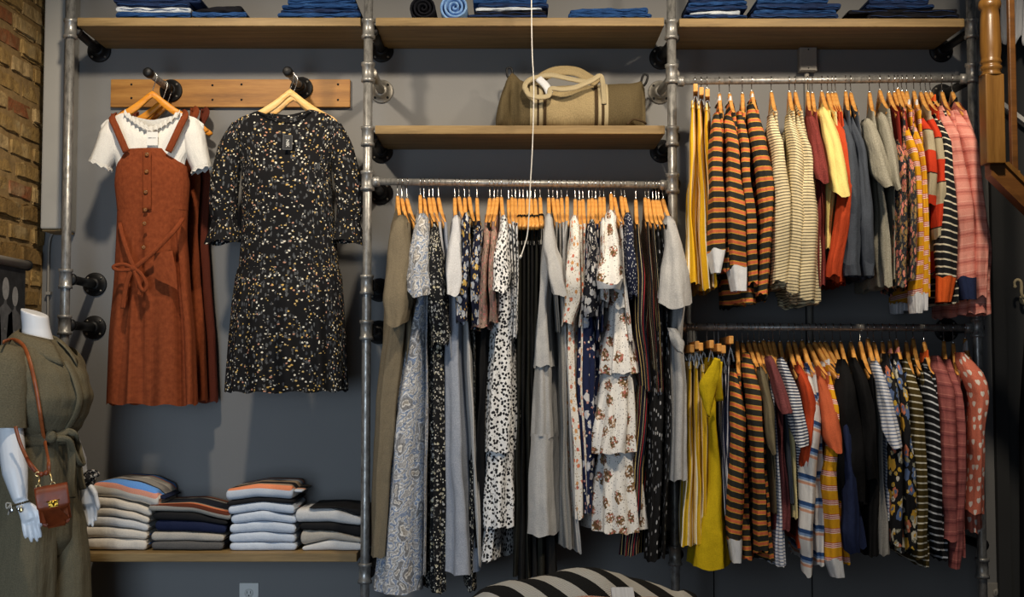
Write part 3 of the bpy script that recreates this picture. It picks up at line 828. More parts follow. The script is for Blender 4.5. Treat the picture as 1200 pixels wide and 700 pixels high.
def garment(name, cat, label, R, group, hx, hy, mat, prof, slv=None, sk='long', smat=None, cuff=None, band=None, nk=.10, U=None, rip=(.04, .22), k=11, straps=None, extra=None, hgroup=None, flare=None, M=60, n=2.8, belt=None):
    GID[0] += 1; sd = GID[0]*13
    X0 = W(hx, hy, 0).x; zr = rail_z(R, X0)
    L = cl(zr-W(hx, hy, 0).z, .026, .075)
    rows = px_rows(prof, -.16)
    sh = rows[0]
    yaw = cl(math.atan2(sh[1]-X0, .17), -.42, .42)
    L = hanger(L, (X0, 0, zr), yaw, 'wooden hanger holding the '+label, hgroup)
    Hz = zr-L
    S = .212*math.cos(yaw)
    hemz = rows[-1][0]
    root = thing(name, (X0, 0, hemz), label, cat, group)
    mm = MATS[mat]
    if straps:
        zt = W(hx, straps, -.1).z
        top = lambda u, s: zt
        Sx = .15
    else:
        dn = drop(nk)
        def top(u, s):
            a = abs(u)
            if a < nk: return Hz-dn+.004-(.045 if s > 0 else .012)*math.sqrt(max(0, 1-(u/nk)**2))
            return Hz-drop(min(a, .205))+.004
        Sx = S
    U2 = U or [(0, Sx), (.25, Sx-.006), (1, Sx+(flare or .005))]
    b = body_mesh(X0, Hz if not straps else Hz, rows, None, top, hemz, Sx, U2, n, rip, k, sd, M, 22, sd, w_rng=(-.35, 1.2), narrow=not straps)
    b.build('body', mm, root, root=root)
    if straps:
        for u in (-.125, .125):
            xo = X0-math.sin(yaw)*u*1.0
            zz = Hz-drop(u)
            pts = [(xo-.010, u, zt-.01), (xo-.011, u, (zt+zz)/2), (xo-.009, u, zz-.004), (xo, u, zz+.004), (xo+.009, u, zz-.004), (xo+.011, u, (zt+zz)/2), (xo+.010, u, zt-.01)]
            b = MB(); b.tube(smooth_pts(pts, 4), .010, 8, flat=(.2, 1), up=(1, 0, 0)); b.build('strap', mm, root, root=root)
    if slv:
        sr = px_rows(slv, -.235)
        for side in (-1, 1):
            b, last = sleeve_mesh(sr, None, Hz, S, sk, side, X0, sd+side)
            so = b.build('sleeve', MATS[smat or mat], root, root=root)
            if cuff:
                if side < 0:
                    a, c = W(cuff[2], cuff[1], -.235), W(cuff[3], cuff[1], -.235)
                    tgt = (a.z, (a.x+c.x)/2, (c.x-a.x)/2)
                else: tgt = (last[0].z-.03, sum(p.x for p in last)/len(last), .02)
                cb = MB(); rr = []; uu = []
                cx = sum(p.x for p in last)/len(last); cy = sum(p.y for p in last)/len(last); cz = sum(p.z for p in last)/len(last)
                hw = max(p.x for p in last)-cx
                for i in range(5):
                    t = i/4
                    row = []
                    for p in last:
                        q = Vector((lerp(cx, tgt[1], t)+(p.x-cx)*lerp(1.02, tgt[2]/max(.004, hw), t), cy+(p.y-cy)*(1.03-.1*t), lerp(p.z, tgt[0], t)))
                        row.append(q)
                    rr.append(row); uu.append([(.3*j/len(last), q.z) for j, q in enumerate(row)])
                cb.grid(rr, uu); cb.build('cuff', MATS[cuff[0]], so, root=root)
    if band:
        bm_, bh = band
        b = MB(); rr, uu = [], []
        Q = 28
        for i in range(3):
            row = []; uv = []
            for j in range(Q+1):
                f = 2*PI*(j % Q)/Q; c, s = math.cos(f), math.sin(f)
                u = nk*1.04*c
                z = top(u if abs(u) < nk else math.copysign(nk*.999, u), s)+bh*(i/2-.35)
                row.append(Vector((X0-math.sin(yaw)*u/ max(.3, math.cos(yaw)) + s*(.017-.004*i), u, z))); uv.append((.3*j/Q, z))
            rr.append(row); uu.append(uv)
        b.grid(rr, uu); b.build('neckband', MATS[bm_], root, root=root)
    if extra: extra(root, X0, Hz, yaw, S)
    return root
def tier_part(root, X0, Hz, prof, mat, U0, U1, rip, k, name='skirt_tier', M=80):
    rows = px_rows(prof, -.18); zt = rows[0][0]
    b = body_mesh(X0, Hz, rows, None, lambda u, s: zt, rows[-1][0], U0, [(0, U0), (1, U1)], 2.3, rip, k, k, M, 14, k, per=1.1, hemw=.0035, narrow=False)
    # full width from the first row on
    return b.build(name, MATS[mat], root, root=root)
def skirt(name, cat, label, R, group, hx, by, mat, prof, hgroup, U=(.15, .19), rip=(.04, .25), k=9, extra=None):
    GID[0] += 1; sd = GID[0]*13
    yb = -.18
    p = W(hx, by, yb); tw = p.x/4.02*(.96 if R is RAIL_UP else .45)
    # the near end of the bar is what shows; the bar's middle sits a little towards the rear
    rows = px_rows(prof, -.16)
    Xm = p.x+.18*tw
    zr = rail_z(R, Xm)
    root_label = label
    clip_hanger(Xm, zr, p.z, -math.atan(tw), 'clip hanger holding the '+label, hgroup, rows[0][0]-.012)
    root = thing(name, (Xm, 0, rows[-1][0]), root_label, cat, group)
    zt = rows[0][0]
    b = body_mesh(Xm, zt+.02, rows, None, lambda u, s: zt, rows[-1][0], U[0], [(0, U[0]), (.12, U[0]), (1, U[1])], 2.6, rip, k, sd, 60, 20, sd)
    b.build('body', MATS[mat], root, root=root)
    # waistband
    zb = zt-.022
    b = MB(); rr, uu = [], []
    for z, q in ((zt+.003, 1.0), (zb, 1.05)):
        vc, T = interp(sorted([(r[0], (r[1], r[2])) for r in rows]), z)
        row = []
        for j in range(41):
            f = 2*PI*(j % 40)/40; c, s = math.cos(f), math.sin(f)
            u = U[0]*1.02*math.copysign(abs(c)**.7, c)
            w = cl(-u/.16, -.35, 1.15)
            row.append(Vector((Xm+(vc-Xm)*w+max(.0095, T*.6)*1.05*math.copysign(abs(s)**.7, s)*q, u, z)))
        rr.append(row); uu.append([(.6*j/40, p_.z) for j, p_ in enumerate(row)])
    b.grid(rr, uu); b.build('waistband', MATS[mat], root, root=root)
    if extra: extra(root, Xm, zt, 0, U[0])
    return root
# ================================================================== middle rail
GM, HM = 'dresses and tops on the long middle rail', 'wooden hangers on the long middle rail'
def flap(r, left, right, y, mat, name):
    """soft hanging fold of cloth between two outlines"""
    L_ = smooth_pts([W(a, c, y) for a, c in left], 5); R_ = smooth_pts([W(a, c, y) for a, c in right], 5)
    rows = []
    for i, (p, q) in enumerate(zip(L_, R_)):
        rows.append([p.lerp(q, k/8)+Vector((0, -.016*math.sin(PI*k/8)-.004*math.sin(3*k+i*.4), 0)) for k in range(9)])
    b = MB(); b.grid(rows, [[(q.x, q.z) for q in w] for w in rows])
    o = b.build(name, MATS[mat], r, root=r); m_ = o.modifiers.new('cloth', 'SOLIDIFY'); m_.thickness = .004
def G(name, cat, label, hx, hy, mat, prof, slv=None, **kw):
    kw.setdefault('hgroup', HM)
    return garment(name, cat, label, RAIL_MID, GM, hx, hy, mat, prof, slv, **kw)
def D(*a, **k): return G('dress', 'dress', *a, **k)
def T(*a, **k): return G('blouse', 'top', *a, **k)

D('khaki shirt dress hanging first beside the pipe upright', 466, 229, 'khaki', [(252, 460, 478), (300, 455, 482), (345, 452, 484), (480, 440, 472), (650, 436, 463)],
  [(250, 461, 477), (300, 454, 482), (350, 450, 484), (373, 452, 478)], sk='short', nk=.075, flare=.03)
D('khaki shirt dress hanging second from the pipe upright', 471, 232, 'khaki', [(252, 474, 482), (400, 473, 483), (640, 464, 474)], nk=.095)
D('khaki shirt dress hanging third, touching the paisley maxi dress', 477, 232, 'khaki', [(250, 482, 490), (300, 483, 490), (400, 480, 487), (630, 474, 481)], nk=.095)
D('long blue-grey paisley maxi dress reaching far down', 492.5, 229, 'paisley', [(246, 487, 500), (300, 482, 503), (345, 484, 502), (400, 476, 500), (500, 456, 500), (690, 442, 498)],
  [(248, 486, 501), (290, 480, 504), (322, 479, 505), (339, 480, 505)], sk='short', nk=.085, flare=.05, rip=(.04, .2), k=7)
D('second paisley dress tucked behind the paisley maxi dress', 497, 232, 'paisley', [(260, 499, 504), (400, 498, 502), (670, 496, 500)], nk=.095, flare=.04)
D('black maxi dress with tiny pale flowers beside the paisley dress', 503, 231, 'black_floral', [(258, 503, 513), (320, 503, 519), (400, 500, 521), (690, 499, 524)],
  [(260, 503, 513), (300, 502, 519), (350, 501, 524), (393, 502, 529), (407, 504, 524)], sk='long', nk=.105, flare=.03)
T('pale grey strappy top next to the black flowered maxi dress', 507.5, 231, 'pale_grey', [(250, 511, 516), (300, 513, 519), (345, 519, 525)], nk=.10)
T('blue-grey sleeveless top beside the long pale grey dress', 514, 232, 'blue_grey', [(252, 517, 524), (330, 520, 527), (420, 523, 528)], nk=.095)
D('long pale blue-grey dress with short fluttering sleeves', 533, 232, 'blue_grey', [(249, 529, 539), (300, 527, 541), (345, 526, 542), (420, 522, 541), (520, 520, 548), (668, 520, 559)],
  [(250, 529, 539), (290, 525, 541), (318, 522, 542), (338, 524, 538)], smat='pale_grey', sk='short', nk=.085, flare=.05, rip=(.05, .3), k=7)
D('pale grey long dress behind the blue-grey dress', 538, 230, 'light_grey', [(250, 540, 547), (330, 541, 546), (420, 544, 552), (660, 553, 562)], nk=.095, flare=.03)
T('navy blouse with white and yellow flowers, foremost of three', 544.5, 232, 'navy_floral', [(246, 541, 552), (300, 541, 550), (375, 537, 550)],
  [(247, 541, 552), (300, 539, 551), (342, 533, 550), (378, 536, 549)], nk=.08)
D('long black flowered dress hanging between the navy blouses', 550, 230, 'black_floral', [(246, 551, 558), (340, 551, 556), (450, 552, 559), (690, 546, 557)], nk=.085)
T('navy flowered blouse hanging closest to the mauve blouses', 559, 232, 'navy_floral', [(256, 556, 565), (300, 553, 563), (386, 551, 563)],
  [(257, 556, 565), (300, 553, 564), (345, 551, 563), (384, 552, 561)], nk=.105)
T('mauve speckled blouse with frilled cuff beside the navy blouse', 574, 232, 'mauve_floral', [(260, 566, 575), (330, 564, 572), (380, 560, 570)],
  [(261, 566, 575), (330, 562, 571), (364, 559, 571), (385, 552, 574)], nk=.11)
T('mauve speckled blouse touching the spotted dress', 583, 231, 'mauve_floral', [(262, 575, 583), (330, 573, 580), (378, 572, 581)],
  [(263, 575, 583), (330, 572, 580), (362, 573, 581), (382, 572, 585)], nk=.115)
D('black long dress hanging low behind the mauve blouses', 579, 232, 'black_cloth', [(270, 571, 577), (400, 561, 576), (640, 557, 572)], nk=.12)
D('white dress with black spots and a tiered skirt', 587.5, 231, 'leopard', [(248, 586, 594), (300, 579, 597), (350, 577, 600), (400, 572, 603), (528, 561, 606)],
  [(250, 586, 594), (290, 579, 596), (318, 576, 599), (334, 577, 597)], sk='short', nk=.085, flare=.03, rip=(.05, .25), k=9,
  extra=lambda r, X, Hz, yw, S: tier_part(r, X, Hz, [(524, 561, 607), (560, 559, 609), (617, 558, 611)], 'leopard', .225, .245, (.04, .2), 11))
D('white dress with black spots hanging lower behind the tiered one', 596, 234, 'leopard', [(256, 594, 600), (340, 598, 603), (430, 590, 602), (655, 566, 584)], nk=.10, flare=.02)
T('white blouse with black spots, second from the black overalls', 600, 231, 'leopard', [(252, 598, 604), (330, 601, 606), (396, 600, 606)], nk=.095)
T('white blouse with black spots, right next to the black overalls', 604, 233, 'leopard', [(257, 603, 607), (330, 604, 608), (392, 603, 607)], nk=.10)
ov = [(609, 606, 612, 600, 609, 'nearest the spotted blouses'), (613, 611, 617, 607, 616, 'second from the spotted blouses'), (618, 617, 622, 615, 623, 'third from the spotted blouses'),
      (622, 621, 627, 622, 631, 'fourth from the spotted blouses'), (627, 626, 632, 630, 639, 'second from the ruffled grey dress'), (633, 631, 638, 639, 656, 'beside the ruffled grey dress')]
for i, (hx, a, c, a2, c2, w) in enumerate(ov):
    G('overalls', 'overalls', 'black overalls hung by their straps, '+w, hx, 232, 'black_twill' if i % 2 else 'olive_dark', [(286+3*(i % 2), a, c), (400, a-1, c), (500, (a+a2)/2, (c+c2)/2), (676+6*(i % 3), a2, c2)], straps=288, M=40, flare=.03)
D('plain grey tiered dress with ruffled sleeve beside black overalls', 643, 231, 'light_grey', [(246, 639, 648), (300, 634, 648), (355, 631, 646), (430, 624, 650)],
  [(248, 639, 648), (290, 637, 653), (310, 640, 661), (338, 645, 664)], smat='light_grey', sk='short', nk=.08, flare=.03, rip=(.03, .2), k=9,
  extra=lambda r, X, Hz, yw, S: (tier_part(r, X, Hz, [(358, 630, 645), (430, 625, 650), (512, 620, 654)], 'light_grey', .215, .24, (.03, .18), 9), tier_part(r, X, Hz, [(508, 619, 654), (560, 616, 655), (625, 614, 657)], 'light_grey', .24, .255, (.03, .15), 8)))
T('grey sleeveless top second behind the ruffled grey dress', 648, 232, 'mid_grey', [(250, 649, 654), (345, 649, 654), (390, 652, 656)], nk=.10)
D('grey long dress third behind the ruffled grey dress', 653, 233, 'mid_grey', [(255, 653, 658), (400, 655, 661), (520, 656, 666), (640, 655, 672)], nk=.105)
D('light grey long dress fourth behind the ruffled grey dress', 658, 231, 'light_grey', [(250, 657, 662), (400, 659, 664), (520, 664, 671), (645, 670, 679)], nk=.095)
T('light grey blouse touching the white flowered maxi dress', 664.5, 230, 'light_grey', [(250, 661, 668), (300, 658, 665), (382, 656, 663)], nk=.10)
D('white maxi dress sprinkled with small orange flowers, foremost', 674, 233, 'white_bloom', [(249, 669, 679), (330, 665, 680), (384, 663, 675), (450, 662, 678), (606, 669, 686)],
  [(250, 669, 679), (300, 665, 681), (345, 661, 681), (383, 659, 672)], sk='long', nk=.085)
D('white flowered maxi dress second in its row of three', 679, 234, 'white_bloom', [(257, 677, 683), (340, 680, 684), (450, 678, 684), (600, 685, 689)], nk=.10)
T('white flowered blouse third, touching the navy flowered dress', 683, 233, 'white_bloom', [(256, 682, 687), (330, 682, 687), (384, 678, 683)], nk=.10)
D('navy dress with large pale blossoms near the tiered rose dress', 690, 234, 'navy_bloom', [(262, 686, 694), (330, 682, 694), (400, 676, 700), (440, 674, 702), (600, 684, 696)], nk=.11, rip=(.04, .3))
T('black blouse with ornate white pattern', 694, 232, 'black_white_ornate', [(254, 691, 699), (330, 688, 700), (360, 686, 701)],
  [(255, 691, 699), (300, 689, 700), (335, 685, 703), (368, 682, 702)], nk=.095)
T('navy blouse with white pattern behind the ornate black blouse', 698, 234, 'navy_bloom', [(264, 697, 702), (340, 699, 705), (400, 697, 704)], nk=.12)
T('dark navy blossom blouse beside the white rose blouse', 703, 231, 'navy_bloom', [(258, 702, 706), (340, 704, 708), (390, 702, 707)], nk=.11)
T('white rose-print blouse touching the tiered rose dress', 707.5, 231, 'white_rose', [(252, 705, 711), (320, 703, 710), (350, 702, 712)],
  [(253, 705, 711), (300, 702, 709), (345, 703, 716), (357, 704, 716)], nk=.10)
def tiers(r, X, Hz, yw, S):
    tier_part(r, X, Hz, [(354, 711, 737), (400, 704, 745), (438, 699, 753)], 'white_rose', .20, .235, (.06, .26), 13)
    tier_part(r, X, Hz, [(430, 702, 748), (480, 694, 753), (530, 685, 757)], 'white_rose', .215, .255, (.06, .24), 14)
    tier_part(r, X, Hz, [(522, 698, 754), (580, 692, 759), (622, 689, 763)], 'white_rose', .22, .255, (.06, .24), 15)
D('white rose-print dress with three flounced tiers', 716, 227, 'white_rose', [(243, 711, 723), (300, 711, 730), (330, 712, 735), (362, 712, 737)],
  [(244, 711, 723), (290, 704, 727), (315, 699, 729), (324, 698, 730)], sk='short', nk=.07, cuff=('white_cotton', 340, 698, 727), extra=tiers)
T('second white rose-print blouse behind the tiered dress', 720, 231, 'white_rose', [(246, 723, 728), (330, 728, 733), (400, 733, 739)], nk=.085)
T('navy blouse with white dots touching the tiered rose dress', 728, 230, 'navy_dots', [(243, 727, 735), (300, 731, 738), (352, 733, 740)], nk=.075)
T('navy dotted blouse with puffed sleeve beside the striped dress', 732, 231, 'navy_dots', [(246, 733, 742), (300, 735, 744), (345, 737, 746)],
  [(247, 733, 742), (290, 732, 744), (325, 734, 748), (348, 737, 747)], nk=.075)
D('dark dress with thin yellow and red stripes, fringed low hem', 745, 234, 'navy_multi', [(257, 742, 750), (330, 742, 757), (380, 742, 759), (458, 748, 765)], nk=.105, rip=(.04, .3),
  extra=lambda r, X, Hz, yw, S: tier_part(r, X, Hz, [(452, 745, 764), (560, 736, 760), (650, 726, 752)], 'navy_multi', .20, .23, (.06, .45), 13))
D('dark yellow-striped dress second in its row of three', 756, 232, 'navy_multi', [(256, 755, 761), (330, 758, 766), (460, 764, 771)], nk=.105)
D('dark yellow-striped dress third, against the black dashed dress', 760, 233, 'navy_multi', [(256, 761, 766), (330, 766, 771), (460, 770, 776)], nk=.105)
D('long black dress flecked with white dashes, foremost', 765, 234, 'black_dash', [(258, 766, 772), (330, 770, 777), (460, 758, 781), (655, 754, 776)], nk=.10)
D('long black flecked dress in the middle of the black three', 769, 234, 'black_dash', [(258, 772, 776), (330, 776, 781), (460, 780, 785), (652, 774, 779)], nk=.10)
T('short black flecked blouse against the last grey dress', 772, 234, 'black_dash', [(260, 776, 781), (330, 779, 784), (380, 778, 782)], nk=.10)
def knot(r, X, Hz, yw, S):
    flap(r, [(783, 384), (784, 394), (789, 404), (795, 412)], [(791, 386), (797, 393), (801, 402), (799, 415)], -.25, 'light_grey', 'tie_belt')
D('grey dress with tied waist at the end by the pipe upright', 777, 233, 'light_grey', [(250, 779, 792), (300, 784, 802), (345, 784, 805), (395, 783, 800), (450, 783, 804), (562, 782, 806)],
  [(251, 779, 792), (290, 780, 800), (320, 775, 806), (352, 772, 809)], sk='short', nk=.085, rip=(.05, .25), k=9, extra=knot)

# ================================================================== upper short rail
GU, HU = 'tops and skirts on the upper short rail', 'wooden hangers on the upper short rail'
def U(name, cat, label, hx, hy, mat, prof, slv=None, **kw):
    kw.setdefault('hgroup', HU)
    return garment(name, cat, label, RAIL_UP, GU, hx, hy, mat, prof, slv, **kw)
def us(label, hx, by, prof): skirt('striped_skirt', 'skirt', label, RAIL_UP, GU, hx, by, 'yellow_white', prof, HU, (.15, .2), (.04, .3), 9)
us('yellow and white striped skirt nearest the pipe, upper rail', 815, 98, [(118, 808, 815), (160, 806, 815), (240, 804, 816), (334, 802, 820)])
us('yellow and white striped skirt second from the pipe, upper rail', 822, 102, [(119, 816, 821), (160, 816, 824), (240, 817, 829), (340, 821, 834)])
us('yellow and white striped skirt touching the orange-striped tops', 829, 104, [(121, 823, 833), (160, 825, 832), (240, 830, 836), (337, 834, 840)])
def SW(*a, **k): return U('striped_shirt', 'top', *a, **k)
def TE(*a, **k): return U('tee_shirt', 'top', *a, **k)
def SS(*a, **k): return U('sweatshirt', 'sweatshirt', *a, **k)
SW('orange and black striped top touching the yellow skirts, white cuff', 843, 110, 'orange_black', [(128, 840, 849), (200, 841, 851), (319, 842, 856)],
   [(128, 839, 848), (180, 833, 847), (240, 833, 850), (296, 832, 852)], cuff=('white_cotton', 320, 835, 846), band=('white_cotton', .020), nk=.05)
SW('orange and black striped top with longest white cuff', 855, 110, 'orange_black', [(128, 853, 865), (220, 853, 874), (310, 856, 885), (357, 862, 886)],
   [(130, 851, 864), (200, 851, 869), (260, 852, 875), (316, 855, 876)], cuff=('white_cotton', 341, 860, 876), band=('white_cotton', .018), nk=.05, rip=(.02, .1))
SW('orange and black striped top third from the yellow skirts', 870, 109, 'orange_black', [(126, 866, 875), (200, 868, 878), (300, 878, 886), (347, 880, 888)],
   [(126, 866, 875), (200, 867, 879), (280, 873, 886), (335, 878, 889)], nk=.05)
SW('orange and black striped top touching the cream fine-striped tops', 881, 107, 'orange_black', [(117, 879, 891), (200, 882, 900), (300, 889, 902), (352, 889, 900)],
   [(118, 878, 890), (170, 882, 900), (214, 887, 908), (262, 892, 905), (346, 890, 901)], band=('white_cotton', .014), nk=.045)
SW('cream top with fine dark stripes touching the orange-striped tops', 904, 108, 'cream_fine', [(128, 904, 911), (200, 906, 920), (338, 904, 924)],
   [(130, 904, 912), (180, 905, 920), (236, 905, 928), (334, 906, 923)], nk=.10)
SW('cream fine-striped top in the middle of its three', 925, 108, 'cream_fine', [(128, 924, 932), (200, 926, 941), (346, 923, 944)],
   [(130, 925, 934), (180, 925, 942), (250, 924, 944), (340, 923, 940)], nk=.10)
SW('cream fine-striped top with the lowest hem by the burgundy tees', 932, 108, 'cream_fine', [(130, 933, 941), (200, 938, 953), (300, 938, 963), (356, 934, 963)],
   [(132, 934, 943), (180, 938, 953), (250, 938, 958), (352, 934, 957)], nk=.105)
TE('burgundy tee behind the cream fine-striped tops', 946.5, 108, 'burgundy', [(130, 945, 952), (200, 951, 959), (338, 955, 962)], nk=.105)
TE('burgundy short-sleeved tee beside the butter yellow tee', 952, 109, 'burgundy', [(130, 950, 959), (200, 956, 967), (335, 957, 966)],
   [(130, 949, 959), (168, 951, 966), (197, 951, 969), (207, 953, 968)], sk='short', nk=.105)
TE('butter yellow tee with short sleeve facing out', 963, 107, 'butter', [(121, 963, 975), (200, 967, 981), (293, 964, 976)],
   [(122, 963, 975), (168, 968, 988), (205, 969, 993), (223, 974, 994)], sk='short', nk=.085)
TE('yellow tee hidden behind the butter yellow tee', 970, 108, 'cream', [(130, 974, 979), (200, 980, 986), (300, 976, 982)], nk=.10)
TE('rust red top hidden between yellow and rust red tops', 975, 108, 'rust_red', [(133, 979, 983), (200, 985, 990), (333, 979, 985)], nk=.10)
TE('rust red long-sleeved top beside the slate sweatshirts', 979, 108, 'rust_red', [(134, 980, 988), (200, 986, 1000), (332, 974, 988)],
   [(134, 980, 988), (170, 983, 999), (200, 986, 1001), (250, 982, 995), (325, 971, 986)], nk=.105)
SS('slate blue sweatshirt touching the rust red top', 991, 107, 'slate', [(134, 989, 998), (200, 992, 1005), (324, 989, 1008)],
   [(135, 988, 998), (200, 990, 1007), (290, 988, 1010), (306, 988, 1010)], cuff=('slate', 323, 991, 1011), nk=.10)
SS('slate blue sweatshirt touching the grey tees', 997, 108, 'slate', [(133, 999, 1006), (200, 1006, 1016), (326, 1010, 1024)],
   [(134, 999, 1007), (200, 1004, 1018), (295, 1010, 1027), (309, 1011, 1027)], cuff=('slate', 323, 1014, 1025), nk=.10)
TE('grey melange tee with short sleeve beside the slate sweatshirts', 1019, 108, 'grey_melange', [(134, 1017, 1027), (200, 1023, 1036), (337, 1027, 1046)],
   [(135, 1016, 1028), (170, 1020, 1038), (204, 1021, 1043), (212, 1026, 1043)], sk='short', nk=.105)
TE('grey melange tee beside the dark red tops', 1031, 106, 'grey_melange', [(127, 1034, 1043), (200, 1043, 1050), (330, 1043, 1053)],
   [(128, 1033, 1043), (170, 1037, 1050), (207, 1039, 1051), (216, 1042, 1052)], sk='short', nk=.10)
TE('dark red top touching the grey tees', 1041.5, 108, 'dark_red', [(130, 1046, 1053), (165, 1049, 1056), (260, 1052, 1058)], nk=.105)
TE('dark red top touching the floral tops', 1048, 108, 'dark_red', [(130, 1053, 1061), (165, 1056, 1066), (240, 1061, 1067)], nk=.105)
T_ = U
T_('floral_blouse', 'top', 'dark top with pink rosebuds touching the dark red tops', 1052, 104, 'dark_rosebud', [(160, 1054, 1063), (250, 1052, 1063), (337, 1050, 1064)],
   [(160, 1053, 1063), (250, 1052, 1062), (336, 1051, 1062)], nk=.13)
T_('floral_blouse', 'top', 'dark top with pink rosebuds touching the mustard plaid tops', 1057, 107, 'dark_rosebud', [(166, 1065, 1070), (250, 1064, 1073), (333, 1064, 1076)], [(168, 1064, 1070), (250, 1064, 1073), (330, 1064, 1074)], nk=.13)
T_('plaid_shirt', 'top', 'mustard top with red-white lines, long white cuff', 1062.5, 107, 'mustard_plaid', [(138, 1063, 1070), (200, 1071, 1078), (350, 1073, 1082)],
   [(139, 1063, 1070), (200, 1070, 1078), (300, 1073, 1081), (347, 1069, 1083)], cuff=('white_cotton', 367, 1072, 1083), band=('white_cotton', .02), nk=.11)
T_('plaid_shirt', 'top', 'mustard top with red-white lines touching the red block tops', 1071, 106, 'mustard_plaid', [(137, 1072, 1080), (200, 1079, 1085), (350, 1082, 1089)],
   [(138, 1072, 1080), (200, 1078, 1085), (344, 1082, 1089)], cuff=('white_cotton', 364, 1083, 1088), band=('white_cotton', .02), nk=.11)
T_('block_sweater', 'top', 'red and grey colour-block top touching the mustard tops', 1079, 107, 'red_block', [(134, 1083, 1091), (200, 1087, 1097), (322, 1092, 1104)],
   [(135, 1083, 1091), (200, 1086, 1096), (244, 1086, 1097)], nk=.105)
T_('block_sweater', 'top', 'red and grey colour-block top behind the black striped top', 1085, 107, 'red_block', [(130, 1092, 1099), (200, 1097, 1106), (325, 1097, 1105)],
   [(131, 1092, 1100), (200, 1097, 1106), (281, 1097, 1107)], nk=.10)
SW('black top with thin white stripes and orange cuff', 1090.5, 107, 'black_white', [(128, 1099, 1107), (200, 1106, 1117), (355, 1107, 1123)],
   [(130, 1098, 1107), (170, 1102, 1115), (290, 1098, 1122), (324, 1102, 1121)], cuff=('orange', 354, 1101, 1116), band=('orange', .03), nk=.07)
SS('pink striped sweatshirt with a navy cuff', 1104, 108, 'pink_stripe', [(119, 1106, 1115), (160, 1110, 1126), (250, 1122, 1145), (352, 1123, 1157)],
   [(120, 1105, 1114), (160, 1109, 1126), (250, 1120, 1141), (328, 1124, 1146)], cuff=('navy', 351, 1128, 1148), nk=.07)
SS('pink striped sweatshirt at the end by the stair post', 1116, 108, 'pink_stripe', [(124, 1119, 1133), (180, 1129, 1148), (300, 1134, 1158), (369, 1128, 1160)],
   [(125, 1119, 1133), (160, 1126, 1147), (215, 1135, 1150), (300, 1142, 1157), (350, 1144, 1158)], nk=.08, band=('black_cloth', .02))

# ================================================================== lower short rail
GL, HL = 'clothes on the lower short rail', 'wooden hangers on the lower short rail'
def Lw(name, cat, label, hx, hy, mat, prof, slv=None, **kw):
    kw.setdefault('hgroup', HL)
    return garment(name, cat, label, RAIL_LOW, GL, hx, hy, mat, prof, slv, **kw)
def ls(name, cat, label, hx, by, mat, prof, **kw): skirt(name, cat, label, RAIL_LOW, GL, hx, by, mat, prof, HL, **kw)
ls('striped_trousers', 'trousers', 'yellow trousers with white stripes against the grey dress, lower rail', 811, 404, 'yellow_white_low', [(425, 806, 812), (500, 802, 812), (640, 796, 814)])
ls('striped_trousers', 'trousers', 'yellow trousers with white stripes, second on the lower rail', 817, 400, 'yellow_white_low', [(424, 813, 820), (500, 812, 824), (638, 812, 826)])
ls('striped_trousers', 'trousers', 'yellow trousers with white stripes behind the plain mustard skirt', 821.5, 402, 'yellow_white_low', [(428, 820, 829), (500, 823, 831), (646, 820, 832)])
def bow(r, X, zt, yw, S):
    flap(r, [(838, 420), (827, 436), (820, 452), (824, 470), (829, 488)], [(843, 421), (843, 440), (840, 452), (835, 470), (830, 489)], -.235, 'mustard', 'waist_bow')
    b = MB(); P = [W(842, 424, -.19), W(841, 445, -.21), W(843, 470, -.2)]
    b.tube(smooth_pts(P, 5), .014, 10, flat=(1, .35)); b.build('waist_bow', MATS['mustard'], r, root=r)
ls('skirt', 'skirt', 'plain mustard skirt with a bow at its waist', 834, 399, 'mustard', [(420, 833, 843), (480, 828, 844), (560, 828, 849), (664, 806, 857)], U=(.15, .22), rip=(.03, .12), k=7, extra=bow)
ls('striped_trousers', 'trousers', 'navy trousers with white stripes touching the mustard skirt', 843, 403, 'navy_white', [(428, 844, 848), (500, 845, 849), (620, 851, 855)])
ls('striped_trousers', 'trousers', 'navy trousers with white stripes in the middle of three', 848, 405, 'navy_white', [(430, 849, 852), (500, 849, 854), (630, 855, 859)])
ls('striped_trousers', 'trousers', 'navy trousers with white stripes touching the orange-striped tops', 857, 394, 'navy_white', [(420, 850, 858), (500, 846, 858), (560, 846, 857), (640, 849, 859)])
Lw('striped_shirt', 'top', 'orange and black striped top on lower rail, white cuff', 864, 400, 'orange_black', [(430, 861, 869), (520, 861, 878), (600, 858, 882), (654, 864, 885)],
   [(432, 860, 868), (500, 858, 874), (600, 853, 872), (634, 854, 871)], cuff=('white_cotton', 660, 858, 872), nk=.12, rip=(.02, .1))
Lw('striped_shirt', 'top', 'orange and black striped top on lower rail beside olive tees', 870, 401, 'orange_black', [(412, 873, 884), (500, 884, 895), (600, 887, 900), (655, 888, 903)],
   [(413, 873, 885), (470, 877, 893), (560, 883, 896), (650, 886, 901)], nk=.075)
Lw('tee_shirt', 'top', 'olive tee touching the orange-striped top', 877, 400, 'olive_jumpsuit', [(430, 886, 892), (520, 896, 901), (600, 901, 905)], nk=.12)
Lw('tee_shirt', 'top', 'olive tee touching the burgundy melange tee', 884, 400, 'olive_jumpsuit', [(428, 891, 898), (500, 898, 906), (600, 901, 906)],
   [(430, 891, 899), (480, 895, 907), (520, 898, 906)], sk='short', nk=.12)
Lw('striped_tee', 'top', 'blue-striped white tee showing its hem below burgundy', 890, 401, 'blue_fine', [(425, 898, 902), (520, 905, 909), (600, 904, 914), (661, 902, 919)], nk=.115)
